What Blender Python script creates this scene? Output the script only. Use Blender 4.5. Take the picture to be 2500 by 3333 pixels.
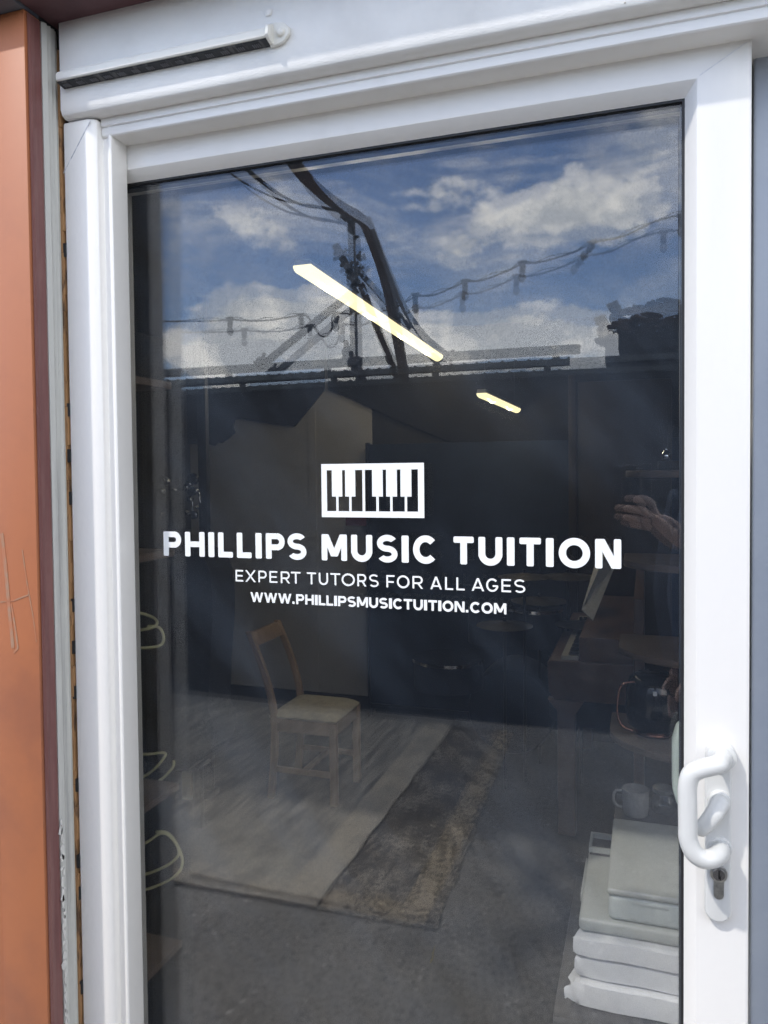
import bpy, bmesh, math, random
from mathutils import Vector, Matrix
random.seed(7)
sc = bpy.context.scene
C = bpy.context.collection
for o in list(bpy.data.objects): bpy.data.objects.remove(o)

# ------------------------------------------------------------------ camera
CAM = Vector((0.0, -1.04, 1.5))
def _rot(yaw, pitch, roll):
    cy, sy = math.cos(yaw), math.sin(yaw); cp, sp = math.cos(pitch), math.sin(pitch); cr, sr = math.cos(roll), math.sin(roll)
    B = Matrix(((1,0,0),(0,0,-1),(0,1,0)))
    Ry = Matrix(((cy,0,sy),(0,1,0),(-sy,0,cy))); Rx = Matrix(((1,0,0),(0,cp,-sp),(0,sp,cp))); Rz = Matrix(((cr,-sr,0),(sr,cr,0),(0,0,1)))
    return Rz @ Rx @ Ry @ B
RC = _rot(0.3244353, 0.0299402, -0.0102057)
PX, PY, FO = 1258.7, 1612.0, 2506.7
cam_d = bpy.data.cameras.new('camera'); cam = bpy.data.objects.new('camera', cam_d); C.objects.link(cam); sc.camera = cam
cam_d.sensor_fit = 'HORIZONTAL'; cam_d.sensor_width = 36; cam_d.lens = FO/2500*36
cam_d.shift_x = (1250-PX)/2500; cam_d.shift_y = (PY-1666.5)/2500
cam_d.clip_start = 0.005; cam_d.clip_end = 2000
r0, r1, r2 = RC.row[0], RC.row[1], RC.row[2]
cam.matrix_world = Matrix.Translation(CAM) @ Matrix(((r0[0],-r1[0],-r2[0],0),(r0[1],-r1[1],-r2[1],0),(r0[2],-r1[2],-r2[2],0),(0,0,0,1)))
def W(px, py, y):
    "a sight line of the survey camera met with the plane at depth y (metres in front of the glass)"
    w = RC.transposed() @ Vector((px-PX, py-PY, FO)); return CAM + w*((y-CAM.y)/w.y)
def WZ(px, py, z):
    w = RC.transposed() @ Vector((px-PX, py-PY, FO)); return CAM + w*((z-CAM.z)/w.z)
def RF(px, py, D):
    "real position, behind the photographer, of something seen mirrored in the glass"
    w = W(px, py, D); return Vector((w.x, -D, w.z))
def DIR(px, py):
    w = RC.transposed() @ Vector((px-PX, py-PY, FO)); w.normalize(); return Vector((w.x, -w.y, w.z))

# ------------------------------------------------------------------ sun, sky, exposure
SUN = Vector((-0.80, -1.0, 1.62)).normalized()
sd = bpy.data.lights.new('sun', 'SUN'); sd.energy = 1.55; sd.angle = math.radians(1.5); sd.color = (1.0, 0.95, 0.88)
so = bpy.data.objects.new('sun', sd); C.objects.link(so); so.rotation_euler = (-SUN).to_track_quat('-Z', 'Y').to_euler(); so.location = (-4, -8, 9)
sc.view_settings.view_transform = 'Standard'; sc.view_settings.look = 'None'; sc.view_settings.gamma = 1
sc.view_settings.exposure = 0.86
sc.cycles.use_denoising = True; sc.cycles.denoising_prefilter = 'FAST'
sc.cycles.max_bounces = 9; sc.cycles.transparent_max_bounces = 24; sc.cycles.glossy_bounces = 5; sc.cycles.diffuse_bounces = 4
sc.cycles.use_adaptive_sampling = False
sc.cycles.sample_clamp_indirect = 6
sc.cycles.caustics_reflective = False

class NG:
    "small helper that writes math nodes"
    def __init__(s, nt): s.nt = nt; s.n = nt.nodes; s.l = nt.links
    def new(s, t, **k):
        x = s.n.new(t)
        for a, b in k.items(): setattr(x, a, b)
        return x
    def set(s, sock, v):
        if isinstance(v, bpy.types.NodeSocket): s.l.new(v, sock)
        else: sock.default_value = v
    def m(s, op, a, b=0.0, c=0.0, clamp=False):
        x = s.new('ShaderNodeMath', operation=op); x.use_clamp = clamp
        s.set(x.inputs[0], a); s.set(x.inputs[1], b); s.set(x.inputs[2], c); return x.outputs[0]
    def ss(s, v, lo, hi, a=0.0, b=1.0):
        x = s.new('ShaderNodeMapRange', interpolation_type='SMOOTHSTEP'); s.set(x.inputs[0], v); s.set(x.inputs[1], lo); s.set(x.inputs[2], hi); s.set(x.inputs[3], a); s.set(x.inputs[4], b); return x.outputs[0]
    def xyz(s, a, b, c=0.0):
        x = s.new('ShaderNodeCombineXYZ'); s.set(x.inputs[0], a); s.set(x.inputs[1], b); s.set(x.inputs[2], c); return x.outputs[0]
    def sep(s, v):
        x = s.new('ShaderNodeSeparateXYZ'); s.l.new(v, x.inputs[0]); return x.outputs
    def noise(s, v, scale, detail=4, rough=.5, dist=0.0, col=False):
        x = s.new('ShaderNodeTexNoise'); s.set(x.inputs['Vector'], v); x.inputs['Scale'].default_value = scale; x.inputs['Detail'].default_value = detail
        x.inputs['Roughness'].default_value = rough; x.inputs['Distortion'].default_value = dist
        return x.outputs[1 if col else 0]
    def mix(s, f, a, b):
        x = s.new('ShaderNodeMix', data_type='RGBA'); s.set(x.inputs[0], f)
        for q, v in ((6, a), (7, b)):
            if isinstance(v, (tuple, list)): v = tuple(v)[:3] + (1,)
            s.set(x.inputs[q], v)
        return x.outputs[2]
    def vm(s, op, a, b):
        x = s.new('ShaderNodeVectorMath', operation=op); s.set(x.inputs[0], a); s.set(x.inputs[1], b); return x.outputs[0]

world = bpy.data.worlds.new('World'); sc.world = world; world.use_nodes = True
g = NG(world.node_tree); g.n.clear()
out = g.new('ShaderNodeOutputWorld'); bg = g.new('ShaderNodeBackground'); g.l.new(bg.outputs[0], out.inputs[0]); bg.inputs[1].default_value = 0.1
sky = g.new('ShaderNodeTexSky'); sky.sky_type = 'NISHITA'; sky.sun_disc = False
sky.sun_elevation = math.asin(SUN.z); sky.sun_rotation = math.atan2(SUN.x, SUN.y); sky.altitude = 600; sky.air_density = 1.0; sky.dust_density = 0.3; sky.ozone_density = 2.0
tc = g.new('ShaderNodeTexCoord'); D = tc.outputs['Generated']; dx, dy, dz = g.sep(D)
az = g.m('ARCTAN2', dx, g.m('MULTIPLY', dy, -1.0)); el = g.m('ARCSINE', dz)
warp = g.noise(g.xyz(az, g.m('MULTIPLY', el, 1.5)), 5.0, 3, .5, 0, True)
wx, wy, wz_ = g.sep(warp)
azw = g.m('ADD', az, g.m('MULTIPLY', g.m('SUBTRACT', wx, .5), .10)); elw = g.m('ADD', el, g.m('MULTIPLY', g.m('SUBTRACT', wy, .5), .07))
def azel(x, y):
    v = DIR(x*1.507, y*1.507); return math.atan2(v.x, -v.y), math.asin(v.z)
BL = [  # x, y, rx, ry (1659-wide survey pixels), weight
 (590,705,135,80,.72),(470,755,110,75,.66),(740,740,120,60,.6),(620,650,80,35,.30),(1150,720,190,55,.68),(1330,735,150,75,.66),(980,740,140,55,.62),(1290,430,170,80,.20),(930,350,140,30,.14),
 (1180,455,130,70,.37),(1330,470,170,55,.36),(470,440,150,42,.29),(985,515,60,38,.36),(880,410,110,30,.24),(1010,400,70,30,.24),(1380,300,150,60,.34),
 (760,400,90,28,.12),(660,400,90,34,.15),(770,620,90,60,.3),(370,620,30,35,.3),(860,490,40,40,.15),(620,500,45,60,.16),(1180,360,60,14,.14)]
tot = None
for (x, y, rx, ry, w) in BL:
    a0, e0 = azel(x, y); a1, _ = azel(x+rx, y); _, e1 = azel(x, y-ry)
    u = g.m('DIVIDE', g.m('SUBTRACT', azw, a0), abs(a1-a0)); v = g.m('DIVIDE', g.m('SUBTRACT', elw, e0), abs(e1-e0))
    q = g.m('MULTIPLY', g.m('EXPONENT', g.m('MULTIPLY', g.m('ADD', g.m('MULTIPLY', u, u), g.m('MULTIPLY', v, v)), -1.0)), w)
    tot = q if tot is None else g.m('ADD', tot, q)
pc = g.xyz(az, g.m('MULTIPLY', el, 1.35)); n1 = g.noise(pc, 8.5, 12, .62)
pc2 = g.xyz(g.m('ADD', az, .012), g.m('ADD', g.m('MULTIPLY', el, 1.35), .030)); n2 = g.noise(pc2, 8.5, 12, .62)
far = g.noise(D, 1.7, 7, .55)                                     # the rest of the sky is partly clouded too
offside = g.m('MULTIPLY', g.ss(far, .38, .55), g.ss(g.m('ABSOLUTE', g.m('ADD', az, .35)), .55, .9)); high = g.m('MULTIPLY', g.ss(far, .36, .55), g.ss(el, .5, .8))
wisp = g.noise(g.xyz(az, g.m('MULTIPLY', el, 4.0)), 5.0, 8, .62, 1.2)
wispm = g.m('ADD', g.m('MULTIPLY', g.ss(wisp, .43, .68), g.ss(el, .2, .34, 0.14, .55)), g.m('MULTIPLY', g.ss(g.noise(pc, 3.2, 10, .66), .44, .66), .34))
dens = g.m('ADD', tot, g.m('MULTIPLY', g.m('SUBTRACT', n1, .5), 1.45)); dens2 = g.m('ADD', tot, g.m('MULTIPLY', g.m('SUBTRACT', n2, .5), 1.45))
cu = g.m('ADD', g.m('MULTIPLY', g.ss(dens, .23, .40), .72), g.m('MULTIPLY', g.ss(dens, .16, .62), .28))
mask = g.m('MAXIMUM', g.m('MAXIMUM', cu, wispm), g.m('MAXIMUM', g.m('MULTIPLY', offside, .8), g.m('MULTIPLY', high, .8)), clamp=True)
lit = g.m('ADD', .62, g.m('MULTIPLY', g.m('SUBTRACT', dens, dens2), 3.2)); lit = g.m('ADD', lit, g.ss(dens, .25, .9, .12, -.22))
lit = g.m('MINIMUM', g.m('MAXIMUM', lit, .38), 1.1)
ccol = g.mix(g.ss(lit, .4, 1.0), (12.0, 12.8, 14.0, 1), (21.5, 21.3, 20.8, 1))
skyc = g.new('ShaderNodeMix', data_type='RGBA'); skyc.blend_type = 'MULTIPLY'; skyc.inputs[0].default_value = 1; g.l.new(sky.outputs[0], skyc.inputs[6]); skyc.inputs[7].default_value = (1.16, 1.24, 1.46, 1)
g.l.new(g.mix(mask, skyc.outputs[2], ccol), bg.inputs[0])

# ------------------------------------------------------------------ materials
def mat(name, col, rough=.5, metal=0.0, col2=None, scale=8.0, mixlo=.35, mixhi=.7, bump=0.0, bscale=60.0, stretch=(1,1,1), spec=.5, coat=0.0, detail=5):
    m = bpy.data.materials.new(name); m.use_nodes = True; k = NG(m.node_tree); b = k.n['Principled BSDF']
    b.inputs['Roughness'].default_value = rough; b.inputs['Metallic'].default_value = metal; b.inputs['Specular IOR Level'].default_value = spec
    b.inputs['Coat Weight'].default_value = coat
    t = k.new('ShaderNodeTexCoord'); mp = k.new('ShaderNodeMapping'); mp.inputs['Scale'].default_value = stretch; k.l.new(t.outputs['Object'], mp.inputs[0]); v = mp.outputs[0]
    c2 = col2 if col2 else tuple(c*.82 for c in col)
    f = k.ss(k.noise(v, scale, detail, .6), mixlo, mixhi)
    k.l.new(k.mix(f, col, c2), b.inputs['Base Color'])
    if bump:
        bp = k.new('ShaderNodeBump'); bp.inputs['Strength'].default_value = bump; bp.inputs['Distance'].default_value = .002
        k.l.new(k.noise(v, bscale, 4, .6), bp.inputs['Height']); k.l.new(bp.outputs[0], b.inputs['Normal'])
    m['k'] = name; return m
M = {}
M['upvc'] = mat('white_upvc', (.82,.805,.775), .3, col2=(.75,.735,.70), scale=9, stretch=(1,1,.12), mixlo=.5, mixhi=.8, bump=.06, bscale=300)
M['upvc_old'] = mat('weathered_white_upvc', (.84,.83,.80), .42, col2=(.69,.68,.655), scale=5, mixlo=.42, mixhi=.8, bump=.35, bscale=420)
M['handle_white'] = mat('white_powder_coat', (.66,.665,.65), .3, col2=(.64,.645,.63))
M['cream'] = mat('aged_white_plastic', (.74,.73,.68), .4, col2=(.58,.50,.38), scale=22, mixlo=.62, mixhi=.85, bump=.2, bscale=200)
M['orange'] = mat('orange_painted_steel', (.385,.135,.057), .5, col2=(.29,.105,.055), scale=5, mixlo=.4, mixhi=.75, bump=.12, bscale=14)
M['darkred'] = mat('dark_red_paint', (.15,.055,.052), .4, col2=(.22,.10,.09), scale=60, stretch=(1,1,.08), bump=.3)
M['grey_edge'] = mat('grey_weathered_board', (.50,.50,.47), .65, col2=(.33,.33,.32), scale=60, stretch=(1,1,.05), mixlo=.45, mixhi=.75, bump=.5, bscale=120)
M['osb'] = mat('chipboard_edge', (.36,.20,.09), .85, col2=(.12,.07,.04), scale=55, stretch=(1,1,.25), mixlo=.5, mixhi=.62, bump=.9, bscale=200)
M['black'] = mat('black_rubber', (.012,.013,.015), .55, col2=(.02,.02,.022))
M['flash'] = mat('black_flashing', (.05,.055,.07), .5, col2=(.08,.085,.10), scale=30, stretch=(.2,1,1), bump=.6)
M['soffit'] = mat('maroon_soffit_paint', (.12,.055,.06), .6, col2=(.085,.04,.045), scale=10)
M['mesh'] = mat('black_vent_mesh', (.02,.022,.026), .6, col2=(.09,.09,.09), scale=70, stretch=(1,.2,.2), mixlo=.55, mixhi=.62, bump=.8)
M['steel'] = mat('worn_lock_steel', (.42,.42,.40), .35, .9, col2=(.28,.28,.27), scale=120)
M['keyhole'] = mat('keyhole_dark', (.02,.02,.02), .4)
M['chrome'] = mat('chrome', (.7,.7,.72), .12, 1.0)
M['vinyl'] = mat('white_window_vinyl', (.88,.89,.88), .45, col2=(.86,.87,.86), scale=30)
M['bluegrey'] = mat('blue_grey_plastic', (.42,.46,.52), .35, col2=(.37,.41,.48), scale=6)
M['spacer'] = mat('grey_spacer_bar', (.06,.07,.085), .4, .3)
M['wallpale'] = mat('pale_plaster', (.50,.48,.45), .8, col2=(.43,.415,.39), scale=2.5, bump=.2)
M['wallside'] = mat('light_side_wall', (.62,.60,.56), .8, col2=(.55,.53,.5), scale=2)
M['wall_in'] = mat('dark_interior_wall', (.045,.042,.042), .8, col2=(.03,.03,.032), scale=3, bump=.3)
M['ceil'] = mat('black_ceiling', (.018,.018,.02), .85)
M['navy'] = mat('navy_fabric', (.014,.026,.052), .8, col2=(.009,.017,.036), scale=5, bump=.3)
M['brownwall'] = mat('dark_brown_door_wood', (.032,.021,.014), .55, col2=(.02,.014,.01), scale=14, stretch=(1,1,.1))
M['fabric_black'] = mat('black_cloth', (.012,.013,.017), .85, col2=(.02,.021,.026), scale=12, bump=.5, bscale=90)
M['blackmetal'] = mat('black_metal', (.02,.021,.024), .4, .2)
M['wood'] = mat('oiled_pine', (.42,.29,.19), .5, col2=(.31,.21,.135), scale=18, stretch=(1,1,.12), bump=.2)
M['shelfwood'] = mat('pale_shelf_wood', (.17,.125,.10), .5, col2=(.13,.095,.075), scale=14, stretch=(.2,1,1))
M['seat'] = mat('cream_seat_fabric', (.62,.56,.42), .85, col2=(.52,.47,.36), scale=30, bump=.4, bscale=260)
M['piano'] = mat('walnut_piano_veneer', (.20,.13,.10), .35, col2=(.15,.09,.07), scale=10, stretch=(1,.1,1), coat=.2)
M['ivory'] = mat('ivory_piano_key', (.62,.60,.52), .35, col2=(.56,.54,.47))
M['paper'] = mat('white_paper', (.66,.67,.68), .75, col2=(.60,.61,.63), scale=9, bump=.6, bscale=22)
M['sheet'] = mat('printed_sheet_music', (.7,.7,.67), .7, col2=(.62,.62,.6), scale=40)
M['printer'] = mat('light_grey_printer_plastic', (.38,.40,.385), .45, col2=(.35,.37,.355), scale=12, bump=.2, bscale=500)
M['printer_f'] = mat('pale_printer_front', (.46,.50,.49), .4, col2=(.43,.47,.46), scale=12)
M['table'] = mat('dark_laminate', (.05,.05,.052), .4, col2=(.035,.035,.04), scale=20)
M['mug'] = mat('white_glazed_mug', (.24,.235,.225), .15, col2=(.21,.205,.2))
M['coffee'] = mat('black_glossy_plastic', (.012,.012,.014), .12)
M['copper'] = mat('copper_rim', (.50,.24,.17), .25, .9)
M['cable'] = mat('pale_yellow_cable', (.55,.53,.30), .5, col2=(.45,.43,.26), scale=30)
M['brass'] = mat('bronze_cymbal', (.22,.19,.14), .35, .85, col2=(.18,.15,.11), scale=20)
M['drum'] = mat('dark_blue_drum_shell', (.015,.022,.04), .6)
M['skin'] = mat('skin', (.72,.54,.48), .5, col2=(.64,.46,.40), scale=25, bump=.25, bscale=160)
M['jacket'] = mat('blue_grey_jacket', (.10,.14,.22), .85, col2=(.075,.105,.17), scale=20, bump=.5, bscale=120)
M['trouser'] = mat('black_trousers', (.018,.018,.022), .8)
M['hair'] = mat('dark_brown_hair', (.03,.02,.014), .6, col2=(.05,.035,.02), scale=60, bump=.8, bscale=160)
M['phone'] = mat('dark_phone_glass', (.015,.02,.03), .12)
M['shed'] = mat('charcoal_shed_boards', (.020,.026,.040), .7, col2=(.014,.018,.028), scale=12, stretch=(1,1,.1), bump=.5)
M['roofedge'] = mat('dull_zinc_roof_edge', (.10,.12,.14), .4, .5, col2=(.06,.07,.085), scale=16)
M['tube'] = mat('galvanised_scaffold_tube', (.09,.11,.15), .45, .5, col2=(.05,.045,.05), scale=9)
M['rust'] = mat('rusted_dark_steel', (.05,.028,.022), .75, .1, col2=(.03,.03,.038), scale=12, bump=.5)
M['cord'] = mat('black_cord', (.02,.022,.028), .6)
M['bark'] = mat('torn_brown_sheeting', (.085,.055,.045), .85, col2=(.03,.026,.028), scale=14, bump=1.0, bscale=40)
M['shoe'] = mat('dark_leather', (.02,.018,.016), .5)
def emis(name, col, s):
    m = bpy.data.materials.new(name); m.use_nodes = True; b = m.node_tree.nodes['Principled BSDF']; b.inputs['Base Color'].default_value = (.8,.78,.65,1)
    b.inputs['Emission Color'].default_value = (*col, 1); b.inputs['Emission Strength'].default_value = s; b.inputs['Roughness'].default_value = .4; return m
M['tubelight'] = emis('lit_tube_diffuser', (1.0, .87, .50), .82)
def glassmat(name, f0, dust_haze, tint=(.985,.985,.98), haze_col=(.46,.60,.82)):
    m = bpy.data.materials.new(name); m.use_nodes = True; k = NG(m.node_tree); k.n.clear()
    o = k.new('ShaderNodeOutputMaterial'); geo = k.new('ShaderNodeNewGeometry'); dt = k.new('ShaderNodeVectorMath', operation='DOT_PRODUCT')
    k.l.new(geo.outputs['Normal'], dt.inputs[0]); k.l.new(geo.outputs['Incoming'], dt.inputs[1])
    c = k.m('ABSOLUTE', dt.outputs['Value']); fr = k.m('ADD', f0, k.m('MULTIPLY', k.m('POWER', k.m('SUBTRACT', 1.0, c), 5.0), 1-f0), clamp=True)
    tr = k.new('ShaderNodeBsdfTransparent'); tr.inputs[0].default_value = (*tint, 1); gl = k.new('ShaderNodeBsdfGlossy'); gl.inputs['Roughness'].default_value = 0; gl.inputs[0].default_value = (1,1,1,1)
    mx = k.new('ShaderNodeMixShader'); k.l.new(fr, mx.inputs[0]); k.l.new(tr.outputs[0], mx.inputs[1]); k.l.new(gl.outputs[0], mx.inputs[2])
    last = mx
    if dust_haze:
        t = k.new('ShaderNodeTexCoord'); v = t.outputs['Object']; x, y, z = k.sep(v)
        # bluish light veil painted in with the dust: diagonal smears, plus speckles of grime
        rot = k.xyz(k.m('ADD', k.m('MULTIPLY', x, .75), k.m('MULTIPLY', z, .65)), k.m('MULTIPLY', k.m('SUBTRACT', k.m('MULTIPLY', z, .75), k.m('MULTIPLY', x, .65)), .22))
        st = k.ss(k.noise(rot, 7, 5, .6), .40, .75); cloud = k.ss(k.noise(v, 2.2, 3, .5), .35, .7)
        sp = k.ss(k.noise(v, 300, 1, .5), .76, .80)
        fac = k.m('ADD', k.m('ADD', dust_haze*.3, k.m('MULTIPLY', cloud, dust_haze*.4)), k.m('ADD', k.m('MULTIPLY', st, dust_haze*2.2), k.m('MULTIPLY', sp, .06)))
        df = k.new('ShaderNodeBsdfDiffuse'); df.inputs[0].default_value = (*haze_col, 1); m2 = k.new('ShaderNodeMixShader')
        k.l.new(fac, m2.inputs[0]); k.l.new(mx.outputs[0], m2.inputs[1]); k.l.new(df.outputs[0], m2.inputs[2]); last = m2
    k.l.new(last.outputs[0], o.inputs[0]); return m
M['glass'] = glassmat('clear_window_glass_dust_haze', .043, .0095)
M['glass_clean'] = glassmat('clear_window_glass', .042, 0)
M['bulb'] = glassmat('bulb_glass', .16, 0, (.55,.56,.58))

# ------------------------------------------------------------------ mesh helpers
class MB:
    def __init__(s): s.v = []; s.f = []
    def add(s, vs, fs):
        n = len(s.v); s.v += [tuple(v) for v in vs]; s.f += [tuple(i+n for i in f) for f in fs]; return s
    def box(s, x0, x1, y0, y1, z0, z1, rz=0, about=None):
        vs = [Vector((x,y,z)) for z in (z0,z1) for y in (y0,y1) for x in (x0,x1)]
        if rz:
            p = Vector(about if about else ((x0+x1)/2,(y0+y1)/2,0)); R = Matrix.Rotation(rz,3,'Z'); vs = [R@(v-p)+p for v in vs]
        return s.add(vs, [(0,2,3,1),(4,5,7,6),(0,1,5,4),(2,6,7,3),(0,4,6,2),(1,3,7,5)])
    def prism(s, poly, axis, a, b):
        "closed outline of 2D points extruded along an axis from a to b"
        n = len(poly)
        def P(p, t): return {'y': (p[0], t, p[1]), 'x': (t, p[0], p[1]), 'z': (p[0], p[1], t)}[axis]
        return s.add([P(p,a) for p in poly]+[P(p,b) for p in poly], [tuple(range(n))[::-1], tuple(range(n,2*n))]+[(i,(i+1)%n,n+(i+1)%n,n+i) for i in range(n)])
    def tube(s, pts, r, n=10, cap=True):
        pts = [Vector(p) for p in pts]; rs = r if isinstance(r,(list,tuple)) else [r]*len(pts)
        rings = []; up = None
        for i, p in enumerate(pts):
            t = (pts[min(i+1,len(pts)-1)]-pts[max(i-1,0)]); t.normalize()
            if up is None: up = Vector((0,0,1)) if abs(t.z) < .9 else Vector((1,0,0))
            a = t.cross(up); a.normalize(); b = a.cross(t); up = b
            rings.append([p+(a*math.cos(k*2*math.pi/n)+b*math.sin(k*2*math.pi/n))*rs[i] for k in range(n)])
        vs = [v for q in rings for v in q]; fs = []
        for i in range(len(pts)-1):
            for k in range(n): fs.append((i*n+k,i*n+(k+1)%n,(i+1)*n+(k+1)%n,(i+1)*n+k))
        if cap: fs.append(tuple(range(n))[::-1]); fs.append(tuple(range((len(pts)-1)*n,len(pts)*n)))
        return s.add(vs, fs)
    def lathe(s, c, prof, axis='z', n=24):
        "prof = (radius, height) pairs"
        c = Vector(c); vs = []
        for (r,h) in prof:
            for k in range(n):
                a = k*2*math.pi/n; x, y = r*math.cos(a), r*math.sin(a)
                vs.append(c+{'z': Vector((x,y,h)), 'y': Vector((x,h,y)), 'x': Vector((h,x,y))}[axis])
        fs = [(i*n+k,i*n+(k+1)%n,(i+1)*n+(k+1)%n,(i+1)*n+k) for i in range(len(prof)-1) for k in range(n)]
        fs += [tuple(range(n))[::-1], tuple(range((len(prof)-1)*n,len(prof)*n))]
        return s.add(vs, fs)
    def ball(s, c, rx, ry=None, rz=None, n=14):
        ry = ry or rx; rz = rz or rx; c = Vector(c); vs = []; h = n//2
        for i in range(h+1):
            t = math.pi*i/h
            for k in range(n): a = 2*math.pi*k/n; q = max(math.sin(t), 1e-3); vs.append(c+Vector((rx*q*math.cos(a), ry*q*math.sin(a), rz*math.cos(t))))
        return s.add(vs, [(i*n+k,i*n+(k+1)%n,(i+1)*n+(k+1)%n,(i+1)*n+k) for i in range(h) for k in range(n)])
    def build(s, name, m, parent=None, smooth=False, bevel=0.0, seg=2, loc=None):
        me = bpy.data.meshes.new(name); base = Vector(parent.matrix_basis.translation) if parent else Vector((0,0,0))
        p = parent
        base = Vector((0,0,0))
        while p: base += p.location; p = p.parent
        if loc: base = Vector(loc)
        me.from_pydata([tuple(Vector(v)-base) for v in s.v], [], s.f)
        bm = bmesh.new(); bm.from_mesh(me); bmesh.ops.recalc_face_normals(bm, faces=bm.faces)
        if bevel: 
            es = [e for e in bm.edges if len(e.link_faces)==2 and e.calc_face_angle(0) > .6]
            bmesh.ops.bevel(bm, geom=es, offset=bevel, segments=seg, affect='EDGES', profile=.5, clamp_overlap=True)
        bm.to_mesh(me); bm.free(); me.validate()
        if smooth or bevel:
            for q in me.polygons: q.use_smooth = True
            try: me.set_sharp_from_angle(angle=math.radians(50 if smooth else 40))
            except Exception: pass
        me.materials.append(m if not isinstance(m, str) else M[m])
        o = bpy.data.objects.new(name, me); C.objects.link(o)
        if parent: o.parent = parent
        elif loc: o.location = loc
        return o
def thing(name, label, cat, loc=(0,0,0), group=None):
    o = bpy.data.objects.new(name, None); C.objects.link(o); o.location = loc; o.empty_display_size = .1
    return tag(o, label, cat, group)
def tag(o, label=None, cat=None, group=None, kind=None):
    if label: o['label'] = label
    if cat: o['category'] = cat
    if group: o['group'] = group
    if kind: o['kind'] = kind
    return o
def frame_ring(x0, x1, z0, z1, prof, left=None):
    "a mitred picture-frame: prof = (inset outward, y) pairs round the opening, closed profile"
    vs = []; n = len(prof)
    k_ = left if left else 1
    for (cx, cz, sx, sz) in ((x0,z0,-1,-1),(x1,z0,1,-1),(x1,z1,1,1),(x0,z1,-1,1)):
        for (d, y) in prof: vs.append((cx+sx*d*(k_ if sx < 0 else 1), y, cz+sz*d))
    fs = [(c*n+i, c*n+(i+1)%n, ((c+1)%4)*n+(i+1)%n, ((c+1)%4)*n+i) for c in range(4) for i in range(n)]
    return vs, fs
def smooth_path(pts, n=6):
    pts = [Vector(p) for p in pts]; out = []
    for i in range(len(pts)-1):
        p0 = pts[max(i-1,0)]; p1 = pts[i]; p2 = pts[i+1]; p3 = pts[min(i+2,len(pts)-1)]
        for k in range(n):
            t = k/n; out.append(.5*((2*p1)+(p2-p0)*t+(2*p0-5*p1+4*p2-p3)*t*t+(3*p1-p0-3*p2+p3)*t**3))
    out.append(pts[-1]); return out
S = 1.507   # the survey notes of the picture were taken on a 1659-wide copy

# ================================================================== SETTING
def floormat():
    m = bpy.data.materials.new('speckled_worn_tarmac'); m.use_nodes = True; k = NG(m.node_tree); b = k.n['Principled BSDF']; b.inputs['Roughness'].default_value = .7
    v = k.new('ShaderNodeTexCoord').outputs['Object']
    base = k.mix(k.ss(k.noise(v, 45, 6, .75), .35, .7), (.24,.233,.222), (.42,.41,.388)); base = k.mix(k.ss(k.noise(v, 2.3, 3, .5), .35, .7, 0, .5), base, (.15,.145,.135))
    vo = k.new('ShaderNodeTexVoronoi'); vo.inputs['Scale'].default_value = 34; k.l.new(k.vm('ADD', v, k.vm('MULTIPLY', k.noise(v, 30, 2, .5, 0, True), (.02,.02,.02))), vo.inputs['Vector'])
    cr, cg, cb = k.sep(vo.outputs['Color'])
    f = k.m('MULTIPLY', k.ss(vo.outputs['Distance'], .18, .32, 1, 0), k.ss(cr, .68, .70)); f = k.m('MULTIPLY', f, k.ss(cg, 0, 1, .15, .9))
    v2 = k.new('ShaderNodeTexVoronoi'); v2.inputs['Scale'].default_value = 62; k.l.new(k.vm('ADD', v, k.vm('MULTIPLY', k.noise(v, 60, 2, .5, 0, True), (.012,.012,.012))), v2.inputs['Vector']); c2r, c2g, c2b = k.sep(v2.outputs['Color'])
    patch = k.ss(k.noise(v, 6, 4, .6), .42, .62, .25, 1.0)
    f2 = k.m('MULTIPLY', k.m('MULTIPLY', k.ss(v2.outputs['Distance'], .12, .40, 1, 0), k.ss(c2r, .70, .76)), k.m('MULTIPLY', k.ss(c2g, 0, 1, .1, .55), patch))
    base = k.mix(f2, base, (.66,.64,.60)); base = k.mix(k.m('MULTIPLY', k.ss(c2b, .80, .84), .5), base, (.04,.038,.036))
    k.l.new(k.mix(k.m('MULTIPLY', f, patch), base, (.90,.88,.84)), b.inputs['Base Color'])
    bp = k.new('ShaderNodeBump'); bp.inputs['Strength'].default_value = .5; bp.inputs['Distance'].default_value = .003; k.l.new(k.noise(v, 90, 4, .7), bp.inputs['Height']); k.l.new(bp.outputs[0], b.inputs['Normal'])
    return m
t = MB().box(-40, 40, -40, -.17, -.30, 0).build('ground', floormat()); tag(t, kind='structure')
t = MB().box(-2.9, 1.9, -.08, 3.6, -.10, 0).build('floor', mat('dark_floor_boards', (.030,.029,.030), .55, col2=(.02,.02,.021), scale=12, stretch=(1,.1,1))); tag(t, kind='structure')

# ------------------------------------------------------------------ studio building
XL = -.843; YC = -.14
bld = thing('studio_building', 'low studio building clad in orange painted panels with a maroon soffit above the door', 'building', (-1.0, 0, 0))
# orange cladding, with a shallow fold near its left side
MB().prism([(-2.9, YC+.02), (XL-.085, YC+.02), (XL-.080, YC), (XL, YC), (XL, YC+.004), (XL, YC+.03), (-2.9, YC+.03)], 'z', -.10, 2.168).build('cladding_panel', 'orange', bld, bevel=.001)
MB().prism([(XL-.001, YC+.0305), (XL+.0015, YC+.0045), (XL+.0025, YC+.010), (XL+.0015, YC+.018), (XL+.0015, YC+.030), (XL-.001, YC+.032)], 'z', -.10, 2.165).build('cladding_edge', 'darkred', bld)
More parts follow.
